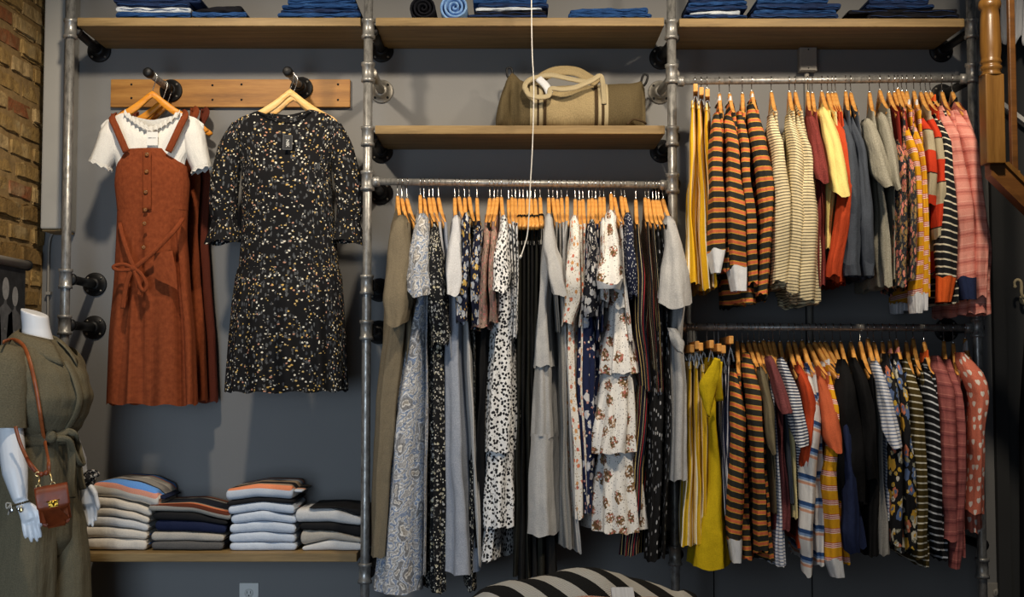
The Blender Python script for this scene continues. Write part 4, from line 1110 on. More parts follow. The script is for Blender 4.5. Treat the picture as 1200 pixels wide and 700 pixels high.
Lw('tee_shirt', 'top', 'burgundy melange tee with short sleeve on lower rail', 895, 399, 'burgundy_melange', [(416, 903, 910), (500, 910, 917), (560, 906, 922), (620, 904, 924)],
   [(417, 901, 910), (460, 906, 922), (474, 909, 925)], sk='short', nk=.09)
Lw('tee_shirt', 'top', 'slate tee hidden behind the burgundy melange tee', 901, 400, 'slate', [(420, 908, 912), (500, 917, 920), (590, 921, 925)], nk=.10)
Lw('tee_shirt', 'top', 'cream tee squeezed between burgundy and fine-striped tees', 906, 400, 'cream', [(419, 911, 918), (500, 921, 928), (605, 925, 931)], nk=.095)
Lw('striped_tee', 'top', 'navy and white fine-striped tee beside the cream tee', 914, 400, 'navy_fine', [(418, 916, 924), (500, 927, 936), (598, 929, 937)],
   [(419, 915, 924), (470, 922, 940), (503, 925, 945), (512, 928, 944)], sk='short', nk=.09)
Lw('tee_shirt', 'top', 'brick red top touching the navy fine-striped tee', 924, 400, 'rust_dark', [(426, 930, 935), (520, 938, 943), (630, 934, 940)], nk=.11)
Lw('tee_shirt', 'top', 'rust red long-sleeved top beside the blue-banded white top', 931, 400, 'rust_red', [(427, 936, 945), (480, 941, 953), (640, 933, 942)],
   [(428, 936, 945), (475, 942, 957), (510, 942, 953), (560, 938, 946)], nk=.11)
Lw('striped_shirt', 'top', 'white top with blue and pink bands', 940, 399, 'white_blue', [(430, 947, 955), (500, 950, 963), (580, 948, 964), (661, 948, 967)],
   [(431, 946, 955), (500, 944, 962), (560, 937, 954), (650, 940, 953), (672, 943, 952)], nk=.12)
Lw('tee_shirt', 'top', 'terracotta tee with short sleeve touching the blue-banded top', 948, 401, 'terracotta', [(440, 961, 969), (500, 968, 980), (570, 967, 974)],
   [(441, 960, 970), (480, 963, 982), (508, 963, 985), (518, 967, 984)], sk='short', nk=.13)
Lw('plaid_shirt', 'top', 'mustard top with red-white lines on lower rail', 955, 400, 'mustard_plaid', [(432, 972, 981), (500, 978, 985), (600, 970, 986), (658, 977, 992)],
   [(436, 972, 980), (500, 974, 983), (563, 964, 979), (658, 971, 988)], cuff=('white_cotton', 677, 976, 990), band=('white_cotton', .022), nk=.125)
Lw('tee_shirt', 'top', 'slate tee touching the mustard lined top', 961, 400, 'slate', [(432, 978, 984), (520, 984, 988), (600, 988, 992)], nk=.12)
SSL = Lw('sweatshirt', 'sweatshirt', 'navy sweatshirt hanging below the black cardigan', 967, 401, 'navy', [(432, 983, 990), (520, 986, 993), (640, 990, 1012)],
   [(433, 983, 990), (520, 986, 998), (620, 988, 1008), (645, 991, 1009)], nk=.12)
Lw('tee_shirt', 'top', 'dark top squeezed between navy sweatshirt and black cardigan', 976, 401, 'black_cloth', [(425, 986, 990), (520, 990, 995), (600, 997, 1003)], nk=.11)
Lw('cardigan', 'cardigan', 'black fluffy cardigan with the wide sleeve', 985, 400, 'black_cloth', [(420, 988, 999), (500, 982, 1014), (590, 984, 1018)],
   [(421, 987, 999), (470, 980, 1005), (540, 974, 1014), (585, 980, 1015)], nk=.085, rip=(.03, .2))
Lw('cardigan', 'cardigan', 'black cardigan touching the grey tee', 997, 400, 'black_cloth', [(418, 1001, 1011), (480, 1009, 1023), (560, 1014, 1028), (650, 1012, 1026)],
   [(419, 1001, 1011), (480, 1008, 1024), (560, 1012, 1029)], nk=.08)
Lw('tee_shirt', 'top', 'black tee hidden behind the grey tee', 1008, 400, 'black_cloth', [(424, 1015, 1019), (500, 1021, 1025), (600, 1020, 1024)], nk=.095)
Lw('tee_shirt', 'top', 'grey melange tee on lower rail beside the black cardigan', 1017, 397, 'mid_grey', [(426, 1021, 1028), (500, 1026, 1032), (560, 1027, 1033), (648, 1026, 1043)], nk=.10)
Lw('striped_tee', 'top', 'white tee with fine blue stripes and short sleeve', 1024, 400, 'blue_fine', [(422, 1029, 1036), (500, 1035, 1046), (608, 1034, 1046)],
   [(423, 1028, 1036), (470, 1032, 1047), (503, 1034, 1052), (514, 1038, 1052)], sk='short', nk=.08)
Lw('tee_shirt', 'top', 'dark red top hidden behind the black bouquet tops', 1034, 400, 'dark_red', [(424, 1037, 1041), (500, 1045, 1049), (560, 1046, 1049)], nk=.09)
Lw('floral_blouse', 'top', 'black top with yellow bouquets touching the blue-striped tee', 1042.5, 399, 'black_bouquet', [(413, 1041, 1051), (500, 1046, 1057), (645, 1047, 1061)],
   [(414, 1040, 1050), (500, 1043, 1056), (560, 1045, 1058), (640, 1045, 1060)], band=('pink_trim', .022), nk=.065)
Lw('floral_blouse', 'top', 'black top with yellow bouquets touching the olive striped tops', 1050.5, 398, 'black_bouquet', [(413, 1052, 1062), (500, 1058, 1068), (650, 1062, 1076)],
   [(414, 1051, 1061), (500, 1056, 1066), (600, 1059, 1074), (648, 1062, 1076)], band=('pink_trim', .022), nk=.065)
Lw('striped_shirt', 'top', 'olive top with thin white stripes beside the bouquet tops', 1062, 400, 'olive_white', [(420, 1063, 1071), (500, 1069, 1084), (663, 1075, 1088)],
   [(421, 1063, 1071), (460, 1065, 1081), (560, 1069, 1086), (655, 1073, 1088)], nk=.085)
Lw('striped_shirt', 'top', 'olive top with thin white stripes touching the black striped top', 1070, 396, 'olive_white', [(418, 1072, 1079), (470, 1079, 1087), (600, 1087, 1092)], nk=.085)
Lw('striped_shirt', 'top', 'black top with thin white stripes and orange collar', 1083, 401, 'black_white_low', [(428, 1085, 1097), (500, 1090, 1103), (600, 1094, 1106), (655, 1096, 1107)],
   [(430, 1085, 1096), (480, 1086, 1101), (600, 1088, 1103), (645, 1095, 1105)], band=('orange', .035), nk=.08)
Lw('sweatshirt', 'sweatshirt', 'maroon pink striped sweatshirt touching the black striped top', 1106, 399, 'maroon_stripe', [(416, 1101, 1114), (470, 1106, 1122), (580, 1106, 1126), (640, 1112, 1126)],
   [(417, 1100, 1113), (460, 1102, 1121), (560, 1103, 1123), (632, 1110, 1124)], nk=.08)
Lw('sweatshirt', 'sweatshirt', 'maroon pink striped sweatshirt touching the coral hearts', 1117, 402, 'maroon_stripe', [(420, 1115, 1125), (500, 1122, 1131), (650, 1119, 1131)],
   [(421, 1114, 1124), (500, 1121, 1131), (640, 1119, 1130)], cuff=('maroon_stripe', 668, 1119, 1127), nk=.08)
Lw('sweatshirt', 'sweatshirt', 'coral hoodie printed with white hearts at rail end', 1131, 397, 'coral_hearts', [(412, 1129, 1142), (450, 1132, 1154), (530, 1132, 1150), (622, 1130, 1153)],
   [(413, 1128, 1142), (440, 1133, 1158), (466, 1141, 1161), (505, 1139, 1153), (600, 1138, 1155)], band=('grey_hood', .045), nk=.06)
# ================================================================== front-facing display under the peg board
def front_body(prof, yp, depth, topline, N=26, M=72, rip=(.02, .1), k=9, n=2.3, seed=1, back_up=.0, hemw=.006, per=.9, front_dip=None, pleats=()):
    """prof [(py, xl, xr)]; topline [(px, py)] the upper edge; depth [(t, half depth)]"""
    rnd = random.Random(seed); b = MB()
    rows = []
    for py, xl, xr in prof:
        a, c = W(xl, py, yp), W(xr, py, yp); rows.append((a.z, ((a.x+c.x)/2, (c.x-a.x)/2)))
    rows.sort(); hem = rows[0][0]
    tl = sorted([(W(px, py, yp).x, W(px, py, yp).z) for px, py in topline])
    td = sorted([(W(px, py, yp).x, W(px, py, yp).z) for px, py in (front_dip or topline)])
    p = rnd.random()*6; p2 = rnd.random()*6
    R, UV = [], []
    ztop = max(z for x, z in tl)
    xc0, hw0 = interp(rows, ztop)
    for i in range(N+1):
        t = i/N; row, uv = [], []
        for j in range(M+1):
            f = 2*PI*(j % M)/M; c, s = math.cos(f), math.sin(f)
            cu = math.copysign(abs(c)**(2/n), c); su = math.copysign(abs(s)**(2/n), s)
            x0 = xc0+hw0*cu
            zt = interp(td if s < -.05 else tl, x0)+(back_up if s > .05 else 0)
            g = min(1, t*1.3)
            wob = .7*math.cos(k*f+p+1.2*math.sin(2*t+p2))+.3*math.cos((2*k-5)*f+p2)
            hz = hem+hemw*math.cos(k*f+p)+hemw*.6*math.cos(2*f+p2)
            z = lerp(zt, hz, t)
            xc, hw = interp(rows, z)
            d = interp(depth, t)
            yy = yp+d*su*(1+rip[1]*g*wob)+.004*g*wob
            if s < 0:
                for pc, pw, pd in pleats: yy += pd*min(1, t*3.5)*math.exp(-((cu-pc-.05*t)/pw)**4)
            row.append(Vector((xc+hw*cu*(1+rip[0]*g*wob), yy, z))); uv.append((per*j/M, z))
        R.append(row); UV.append(uv)
    b.grid(R, UV); return b
def limb(path, rad, n=22, flat=(1, 1), rip=.05, k=5, vs=1.0, seed=0, frill=None, M=16):
    """sleeve along a path of points; rad list; open at the end"""
    b = MB(); pts = smooth_pts(path, 5); L = len(pts); R, UV = [], []; acc = 0
    rnd = random.Random(seed); p = rnd.random()*6
    for i, q in enumerate(pts):
        t = i/(L-1); r = interp([(j/(len(rad)-1), v) for j, v in enumerate(rad)], t)
        tg = (pts[min(i+1, L-1)]-pts[max(i-1, 0)]).normalized()
        side = Vector((0, 1, 0)); a = tg.cross(side).normalized(); s2 = tg.cross(a).normalized()
        if i: acc += (pts[i]-pts[i-1]).length
        row, uv = [], []
        for j in range(n+1):
            f = 2*PI*(j % n)/n
            w = 1+rip*t*math.cos(k*f+p+t)+(frill or 0)*max(0, (t-.86)/.14)*math.cos(11*f)
            row.append(q+a*math.cos(f)*r*flat[0]*w+s2*math.sin(f)*r*flat[1]*w); uv.append((j/n*.3, acc*vs))
        R.append(row); UV.append(uv)
    b.grid(R, UV); return b, R[-1]

def ribbon(pts, w, th=.003, up=(0, -1, 0)):
    """flat strap along points; th = thickness towards up"""
    b = MB(); b.tube(pts, w, 10, flat=(th/w, 1), up=up); return b

def front_hanger(c0, tip, yy, L, label, mat, group):
    f = (yy-c0.y)/(tip.y-c0.y); a = c0.lerp(tip, f)
    r = thing('wooden_hanger', a, label, 'hanger', group)
    hanger_parts(r, L, 'X', mat, .013, .165, 1.1); return a

HG = 'wooden hangers on the peg board'
# ---- left peg: white tee under a rust pinafore, more rust pinafores behind
c0, tip = PEGS[0]
Y1 = .035
A1 = front_hanger(c0, tip, Y1, .052, 'amber wooden hanger in front, holding the white tee and pinafore', 'hanger_amber', HG)
front_hanger(c0, tip, .172, .052, 'amber wooden hanger just behind the front one, holding the middle pinafore', 'hanger_amber', HG)
front_hanger(c0, tip, .236, .052, 'wooden hanger closest to the wall, holding the rearmost pinafore', 'hanger_amber', HG)

def pinafore(root, y, dx, mats, detail, dz=0, ds=1.0):
    def q(l): return [(py+dz, a+dx, c+dx) for py, a, c in l]
    m = MATS[mats]
    b = front_body(q([(176, 148, 200), (184, 142, 208), (196, 137, 219), (215, 135, 222), (247, 138, 220)]), y, [(0, .052*ds), (.4, .062*ds), (1, .058*ds)], [(148+dx, 177+dz), (200+dx, 176+dz)], 14, 72, (.012, .05), 8, 2.4, 3, hemw=.0, per=.9)
    bo = b.build('bodice', m, root, root=root)
    b = front_body(q([(246, 138, 220), (275, 137, 219), (320, 135, 222), (400, 128, 228), (474, 125, 230)]), y, [(0, .060*ds), (.4, .075*ds), (1, .08*ds)], [(138+dx, 246+dz), (220+dx, 246+dz)], 30, 120, (.02, .36), 9, 2.2, 5, hemw=.004, per=.9, pleats=((-.22, .13, .035), (.72, .07, .03)) if detail else ())
    sk = b.build('skirt', m, root, root=root)
    for (xa, ya, xb, yb) in ((131, 138, 148, 178), (217, 135, 197, 178)):
        pts = [W(xa+dx+(3 if xa < 170 else -3), ya-4+dz, y+.03*ds), W(xa+dx, ya+dz, y-.050*ds), W(lerp(xa, xb, .3)+dx, lerp(ya, yb, .3)+dz, y-.062*ds), W(lerp(xa, xb, .65)+dx, lerp(ya, yb, .65)+dz, y-.066*ds), W(xb+dx, yb+dz, y-.062*ds)]
        b = ribbon(smooth_pts(pts, 4), .0125, .004); b.build('shoulder_strap', m, root, root=root)
        pts = [W(xa+dx+(3 if xa < 170 else -3), ya-4+dz, y+.03*ds), W(lerp(xa, xb, .3)+dx, lerp(ya, yb, .3)+dz, y+.058*ds), W(xb+dx, yb+dz, y+.060*ds)]
        b = ribbon(smooth_pts(pts, 4), .0125, .004); b.build('shoulder_strap', m, root, root=root)
    if not detail: return
    # placket and seams
    pts = [W(172+dx, py, y-.067) for py in (178, 200, 225, 246)]
    b = ribbon(smooth_pts(pts, 4), .016, .004); b.build('placket', m, bo, root=root)
    for py, px in ((181, 172), (201, 171.5), (225, 170.5), (246, 170), (262, 169), (290, 168)):
        b = MB(); c = W(px, py, y-.076 if py < 247 else y-.100); b.lathe([(.0065, 0), (.0075, .002), (.005, .0035), (.002, .002), (0, .002)], c+Vector((0, .002, 0)), (0, -1, 0), 14); b.build('button', MATS['button_horn'], root, root=root)
    # pocket
    b = MB(); P = [(182, 297), (198, 294), (204, 306), (207, 322), (207, 342), (196, 336), (184, 328), (180, 316)]
    yo = y-.096
    rows = [[W(181, 297, yo), W(187, 296, yo-.004), W(193, 295, yo-.004), (W(202, 294, yo))], [W(180, 312, yo), W(187, 312, yo-.008), W(196, 313, yo-.008), W(206, 316, yo)], [W(181, 326, yo), W(188, 330, yo-.007), W(198, 334, yo-.006), W(208, 340, yo)]]
    b.grid(rows, [[(.03*i, r[0].z) for i in range(4)] for r in rows]); b.build('pocket', m, sk, root=root)
    # sash: goes down from the far hip over the front to a bow
    yo = y-.108
    pts = [W(214, 256, y-.055), W(206, 268, yo+.01), W(192, 283, yo), W(176, 299, yo-.004), W(158, 314, yo-.006)]
    b = ribbon(smooth_pts(pts, 5), .0085, .005); b.build('tie_belt', m, root, root=root)
    pts = [W(140, 262, y-.05), W(145, 282, yo+.012), W(151, 300, yo), W(157, 314, yo-.005)]
    b = ribbon(smooth_pts(pts, 5), .008, .005); b.build('tie_belt', m, root, root=root)
    b = MB(); b.ball(W(156, 315, yo-.010), .013, 14, 0, (1, .7, .85)); b.build('bow_knot', m, root, root=root)
    for P in (((155, 314), (146, 310), (136, 311), (133, 314), (140, 317), (154, 316)), ((158, 315), (166, 322), (172, 334), (168, 341), (162, 332), (157, 317))):
        b = ribbon(smooth_pts([W(px, py, yo-.012) for px, py in P], 5), .0065, .004); b.build('bow_loop', m, root, root=root)
    for P in (((154, 317), (149, 330), (146, 345), (144, 362)), ((158, 317), (162, 328), (164, 340), (163, 346))):
        b = ribbon(smooth_pts([W(px, py, yo-.010+.00012*(py-317)) for px, py in P], 5), .0085, .004); b.build('bow_tail', m, root, root=root)
hem = W(178, 476, Y1).z
GP = 'rust corduroy pinafores on the peg board'
r = thing('pinafore_dress', (A1.x, Y1, hem), 'rust brown corduroy pinafore worn over the white tee, tied with a bow', 'dress', GP)
pinafore(r, Y1, 0, 'corduroy', True)
r2 = thing('pinafore_dress', (A1.x+.05, .175, hem), 'rust brown corduroy pinafore close behind the front one', 'dress', GP)
pinafore(r2, .172, 13, 'corduroy', False, -4, .36)
r3 = thing('pinafore_dress', (A1.x+.08, .235, hem), 'rearmost rust brown corduroy pinafore, next to the wall', 'dress', GP)
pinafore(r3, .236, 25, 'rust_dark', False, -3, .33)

# white tee
tw = thing('ribbed_tee', (A1.x, Y1, W(178, 238, Y1).z), 'white ribbed tee with frilled edges under the rust pinafore', 'top')
NECK = [(117, 148), (126, 141), (146, 133), (160, 143), (176, 151), (192, 145), (211, 133), (228, 138), (240, 146)]
BACK = [(117, 148), (126, 141), (146, 131), (160, 137), (176, 140), (192, 137), (211, 131), (228, 138), (240, 146)]
b = front_body([(132, 118, 239), (150, 118, 239), (170, 126, 228), (190, 136, 217), (238, 144, 212)], Y1, [(0, .016), (.2, .036), (.5, .044), (1, .040)], BACK, 22, 80, (.01, .04), 9, 2.3, 11, front_dip=NECK)
tb = b.build('body', MATS['white_rib'], tw, root=tw)
SL = (([(133, 143), (131, 158), (126, 174), (118, 191)], [.022, .044, .044, .040]), ([(226, 141), (227, 158), (230, 176), (236, 196)], [.022, .040, .040, .034]))
for P, rr in SL:
    b, last = limb([W(px, py, Y1) for px, py in P], rr, 26, (1, .9), .06, 5, seed=len(rr))
    s = b.build('sleeve', MATS['white_rib'], tw, root=tw)
    b = MB(); c = sum(last, Vector())/len(last)
    fr = []
    for lev in range(3):
        fr.append([c+(p-c)*(1.0+.05*lev)+Vector((0, 0, .004-.008*lev))+Vector((0, 0, .005*math.sin(j*2.1)*lev/2))+(p-c)*.05*math.cos(j*2.1)*lev/2 for j, p in enumerate(last)])
    b.grid(fr); b.build('frilled_edge', MATS['white_rib'], s, root=tw)
pts = [W(px, py, Y1-.024-.012*math.sin(PI*(px-146)/65)) for px, py in ((146, 132), (153, 138), (160, 143), (168, 148), (176, 151.5), (185, 149), (193, 145), (202, 139), (211, 132))]
pts = smooth_pts(pts, 6)
b = MB(); rows = []
for lev in range(3):
    rows.append([p+Vector((0, -.004*lev, .010-.010*lev))+Vector((0, -.0035*math.cos(i*1.6)*lev, .004*math.sin(i*1.6)*(lev != 1))) for i, p in enumerate(pts)])
b.grid(rows); b.build('frilled_neckline', MATS['white_rib'], tb, root=tw)
tg = W(178.5, 162.5, Y1-.056)
b = MB(); b.box(tg, (.038, .0012, .047)); tgo = b.build('price_tag', MATS['tag_white'], tw, root=tw)
b = MB(); b.box(tg+Vector((-.008, -.001, .002)), (.012, .0006, .0025)); b.box(tg+Vector((.006, -.001, .002)), (.013, .0006, .0015)); b.build('tag_print', MATS['tag_grey'], tgo, root=tw)
b = MB(); b.tube([W(179.5, 151, Y1-.04), W(179, 155, Y1-.054), tg+Vector((0, 0, .022))], .0008, 5); b.build('tag_string', MATS['cord_white'], tgo, root=tw)

# ---- right peg: black floral dress
c0, tip = PEGS[1]
A2 = front_hanger(c0, tip, Y1, .050, 'pale wooden hanger in front, holding the black floral dress', 'hanger_light', HG)
front_hanger(c0, tip, .10, .054, 'pale wooden hanger behind the black floral dress, empty', 'hanger_light', HG)
d = thing('floral_dress', (A2.x, Y1, W(335, 459, Y1).z), 'black short dress with tiny yellow and white flowers on the peg board', 'dress')
m = MATS['black_meadow']
NF = [(268, 147), (285, 137), (303, 131), (314, 135), (335, 137), (352, 135), (364, 129), (383, 134), (402, 147)]
NB = [(268, 147), (285, 137), (303, 130), (335, 134), (364, 128), (383, 134), (402, 147)]
b = front_body([(132, 268, 402), (150, 270, 401), (175, 279, 393), (200, 283, 388), (260, 284, 392), (318, 280, 397)], Y1, [(0, .016), (.15, .05), (.4, .066), (1, .066)], NB, 24, 84, (.012, .08), 10, 2.3, 21, hemw=.002, front_dip=NF)
bo = b.build('bodice', m, d, root=d)
b = front_body([(314, 279, 398), (325, 276, 401), (360, 272, 403), (410, 268, 405), (459, 264, 407)], Y1, [(0, .066), (.25, .085), (1, .09)], [(279, 314), (398, 314)], 30, 130, (.02, .32), 13, 2.3, 22, hemw=.004, per=1.1)
b.build('skirt', m, d, root=d)
for P, rr in (([(278, 145), (270, 175), (264, 210), (262, 240), (263, 258)], [.018, .044, .050, .048, .042]), ([(394, 146), (400, 175), (407, 210), (410, 240), (408, 258)], [.018, .043, .049, .047, .042])):
    b, last = limb([W(px, py, Y1-.002) for px, py in P], rr, 26, (1, .8), .07, 6, seed=int(rr[1]*999))
    so = b.build('sleeve', m, d, root=d)
    c = sum(last, Vector())/len(last); b = MB(); rows = []; uv = []
    for lev in range(5):
        t = lev/4
        rows.append([c+(p-c)*(.95+.55*t+.08*t*math.cos(j*1.5))+Vector((0, 0, -.078*t+.005*t*math.cos(j*.9))) for j, p in enumerate(last)]); uv.append([(.4*j/len(last), q.z) for j, q in enumerate(rows[-1])])
    b.grid(rows, uv); b.build('flounce', m, so, root=d)
pts = smooth_pts([W(px, py, Y1-.022-.03*math.sin(PI*(px-303)/61)) for px, py in ((303, 132), (314, 136), (335, 138), (352, 136), (364, 131))], 5)
b = MB(); b.tube(pts, .0035, 6); b.build('neckband', m, bo, root=d)
tg = W(337, 167, Y1-.076)
M3 = Matrix.Rotation(.03, 3, 'Y')
b = MB(); b.box(tg, (.032, .0012, .050), 0, M3); tgo = b.build('hang_tag', MATS['tag_black'], d, root=d)
b = MB()
for x, z, w, h in ((-.0155, 0, .0012, .05), (.0155, 0, .0012, .05), (0, .0245, .032, .0012), (0, -.0245, .032, .0012)):
    b.box(tg+M3 @ Vector((x, -.0008, z)), (w, .0006, h), 0, M3)
b.build('tag_border', MATS['tag_grey'], tgo, root=d)
def text_mesh(txt, size, M, loc, mat, name, parent, root):
    cu = bpy.data.curves.new(name, 'FONT'); cu.body = txt; cu.size = size; cu.extrude = .0003; cu.align_x = 'CENTER'; cu.align_y = 'CENTER'
    ob = bpy.data.objects.new(name+'_c', cu); COL.objects.link(ob)
    bpy.context.view_layer.update()
    me = bpy.data.meshes.new_from_object(ob.evaluated_get(bpy.context.evaluated_depsgraph_get()))
    bpy.data.objects.remove(ob); me.transform(M); me.transform(Matrix.Translation(loc-root.location))
    me.materials.clear(); me.materials.append(MATS[mat])
    o = bpy.data.objects.new(name, me); COL.objects.link(o); o.parent = parent; return o
text_mesh('NIK', .016, Matrix.Rotation(PI/2, 4, 'Y') @ Matrix.Rotation(PI/2, 4, 'X'), tg+Vector((0, -.0012, -.003)), 'tag_white', 'tag_lettering', tgo, d)
b = MB(); b.tube([W(336, 139, Y1-.05), W(336, 148, Y1-.07), tg+Vector((0, 0, .024))], .0008, 5); b.build('tag_string', MATS['tag_black'], tgo, root=d)
# ================================================================== folded goods
def folded_mesh(b, xs, zb, zt, yf, dep, seed=0, n=26, sharp=.75, mi=0, round_end=.012, uvoff=0.0, wob=0.0):
    """one soft folded layer: xs (x0,x1), zb/zt lists of heights along x, front fold at yf"""
    rnd = random.Random(seed); R, UV = [], []
    x0, x1 = xs; p = rnd.random()*6
    tb = [(i/(len(zb)-1), v) for i, v in enumerate(zb)]; tt = [(i/(len(zt)-1), v) for i, v in enumerate(zt)]
    st = [0, .25, .7]+[1+i*(n-6)/(n-6) for i in range(n-6)]
    ts = [0, .004, .014, .03]+[.06+.88*i/(n-9) for i in range(n-8)]+[.97, .986, .996, 1]
    for i, t in enumerate(ts):
        x = lerp(x0, x1, t)
        e = min(t, 1-t)*(x1-x0)/round_end
        sc = math.sqrt(max(0, 1-(1-min(1, e))**2))*.7+.3 if e < 1 else 1.0
        if e <= 0: sc = .02
        a, c = interp(tb, t), interp(tt, t); mid = (a+c)/2; h = max(.002, (c-a)/2)*sc
        yo = .003*math.sin(7*t+p)+.002*math.sin(17*t+p)
        row, uv = [], []; last = None; L = uvoff
        K = 22
        for k in range(K):
            if k == 0: y, z = yf+dep, -1.0
            elif k == 1: y, z = yf+dep*.5, -1.0
            elif k == K-2: y, z = yf+dep*.5, 1.0
            elif k == K-1: y, z = yf+dep, 1.0
            else:
                f = -PI/2-PI*(k-2)/(K-5)
                rr = h*1.0/max(.3, sc)
                y = yf+min(rr*1.1, dep*.4)*(1-abs(math.cos(f))**sharp); z = math.copysign(abs(math.sin(f))**sharp, math.sin(f))
                y = yf+min(rr*1.1, dep*.4)*(1-abs(math.cos(f))**sharp)
            q = Vector((x, y+yo+(1-sc)*.008, mid+z*h))
            if wob and k > 1 and k < K-2:
                nn = NOISE(Vector((x*26, k*.35, seed)))
                q += Vector((0, -abs(nn)*wob*3, nn*wob))
            if last is not None and k > 2: L += (q-last).length
            last = q
            row.append(q); uv.append((x, L))
        R.append(row); UV.append(uv)
    b.grid(R, UV, mi, False)
    # close the back and the ends
    base = len(b.v)-len(R)*22
    for i in range(len(R)-1):
        b.face((base+i*22, base+(i+1)*22, base+(i+1)*22+21, base+i*22+21), mi)
    b.face([base+k for k in range(22)], mi, True); b.face([base+(len(R)-1)*22+k for k in reversed(range(22))], mi, True)
def folded(name, cat, label, group, x0, x1, bot, top, mat, y=.035, dep=.23, inner=None, zmin=None):
    zb = [W(lerp(x0, x1, i/(len(bot)-1)), v, y).z for i, v in enumerate(bot)]
    zt = [W(lerp(x0, x1, i/(len(top)-1)), v, y).z for i, v in enumerate(top)]
    if zmin is not None:
        zb = [max(z, zmin+.001) for z in zb]
    xa, xb = W(x0, bot[0], y).x, W(x1, bot[-1], y).x
    r = thing(name, ((xa+xb)/2, y+dep/2, min(zb)), label, cat, group)
    b = MB(); folded_mesh(b, (xa, xb), zb, zt, y, dep, int(x0*7+bot[0]*3))
    o = b.build('folded_body', MATS[mat], r, root=r)
    if inner:
        im, fr = inner
        b = MB(); zi = [lerp(a, c, .42) for a, c in zip(zb, zt)]; zj = [lerp(a, c, .58) for a, c in zip(zb, zt)]
        folded_mesh(b, (lerp(xa, xb, .03), lerp(xa, xb, 1.0+fr)), zi, zj, y+.03, dep-.04, 5)
        b.build('folded_sleeve', MATS[im], r, root=r)
    return r
SW_ = lambda *a, **k: folded('folded_sweater', 'sweater', *a, **k)
g1 = 'sweaters in the stack beside the mannequin'; zl = Z_LOW
S1 = [((645, 645, 645, 646), (632, 631, 632, 633)), ((631, 630.5, 631, 633), (618, 617.5, 620, 624)), ((617.5, 617, 619, 623.5), (606, 606, 609, 615)),
      ((605.5, 605, 608, 614.5), (595, 595.5, 600, 606.5)), ((594.5, 595, 599, 606), (583, 584.5, 590, 597)), ((582.5, 584, 589.5, 597), (567, 562, 563, 574))]
X1 = [(99, 171), (97, 172), (102, 173), (107, 174), (109, 177), (106, 185)]
NM = ['bottom of the stack beside the mannequin', 'second from the bottom beside the mannequin', 'third from the bottom beside the mannequin', 'fourth from the bottom beside the mannequin', 'just under the blue and pink striped one']
for i, ((bo, to), (xa, xb)) in enumerate(zip(S1, X1)):
    if i < 5: SW_('cream folded sweater, '+NM[i], g1, xa, xb, bo, to, 'knit_cream' if i != 2 else 'knit_ivory', inner=('denim_blue', .02) if i < 2 else ('knit_stone', .015), zmin=zl)
    else: SW_('cream sweater with blue and pink stripes on top of its stack', g1, xa, xb, bo, to, 'sweater_blue_pink', inner=('knit_navy', .07), zmin=zl)
g2 = 'sweaters in the low dark stack'
SW_('grey folded sweater at the bottom of the low dark stack', g2, 177, 261, (645, 645, 645), (635, 634.5, 635.5), 'knit_charcoal', zmin=zl)
SW_('stone grey folded sweater second in the low dark stack', g2, 177, 262, (634.5, 634, 635), (624, 624, 627), 'knit_stone', zmin=zl, inner=('knit_black', .01))
SW_('navy folded sweater in the middle of the low dark stack', g2, 181, 264, (623, 623, 626), (610, 611, 616), 'knit_navy', zmin=zl)
SW_('black folded sweater under the brown striped one', g2, 178, 266, (609.5, 610.5, 615.5), (600, 601, 611), 'knit_black', zmin=zl)
SW_('brown and orange striped sweater topping the low dark stack', g2, 174, 270, (599, 600.5, 610.5), (592, 590, 600), 'sweater_brown', zmin=zl, inner=('knit_navy', .01))
g3 = 'sweaters in the tall pale blue stack'
S3 = [((646.5, 646.5, 647), (637, 636, 637)), ((636.5, 635.5, 636.5), (626, 624, 627)), ((625.5, 623.5, 626), (615, 611, 615)), ((614.5, 610.5, 614), (604, 599, 606)), ((603.5, 598.5, 603), (593, 588.5, 592))]
X3 = [(268.5, 347), (268, 346), (269, 346), (270, 347), (267.5, 345)]
N3 = ['at the bottom of the tall blue stack', 'second in the tall blue stack', 'third in the tall blue stack', 'fourth in the tall blue stack', 'under the black folded one']
for i, ((bo, to), (xa, xb)) in enumerate(zip(S3, X3)):
    SW_('pale blue folded sweater '+N3[i], g3, xa, xb, bo, to, 'knit_pale_blue', zmin=zl, inner=('sweater_orange', .01))
SW_('black folded sweater between pale blue ones in the tall stack', g3, 266, 344, (593, 588.5, 590), (588, 583.5, 586.5), 'knit_black', zmin=zl)
SW_('pale blue sweater with orange and black stripes topping the tall stack', g3, 264, 343, (587.5, 583, 586), (574, 567, 568), 'sweater_orange', zmin=zl, inner=('sweater_orange', .12))
g4 = 'sweaters in the loose stack beside the pipe'
SW_('white folded sweater at the bottom beside the pipe upright', g4, 354, 424, (646.5, 646.5, 646.5), (641, 633, 637), 'knit_ivory', zmin=zl)
SW_('grey folded sweater second from the bottom beside the pipe upright', g4, 352, 424, (640, 632.5, 636.5), (622, 623, 631), 'knit_stone', zmin=zl)
SW_('charcoal folded sweater in the middle beside the pipe upright', g4, 351, 424, (621.5, 622.5, 630.5), (613.5, 613, 617), 'knit_black', zmin=zl)
SW_('white sweater with grey edge second from the top beside pipe', g4, 346, 424, (613, 612.5, 616.5), (597, 596, 606), 'knit_ivory', zmin=zl)
SW_('black folded sweater on top beside the pipe upright', g4, 362, 424, (596.5, 595.5, 605.5), (595, 594.5, 597), 'knit_black', zmin=zl)

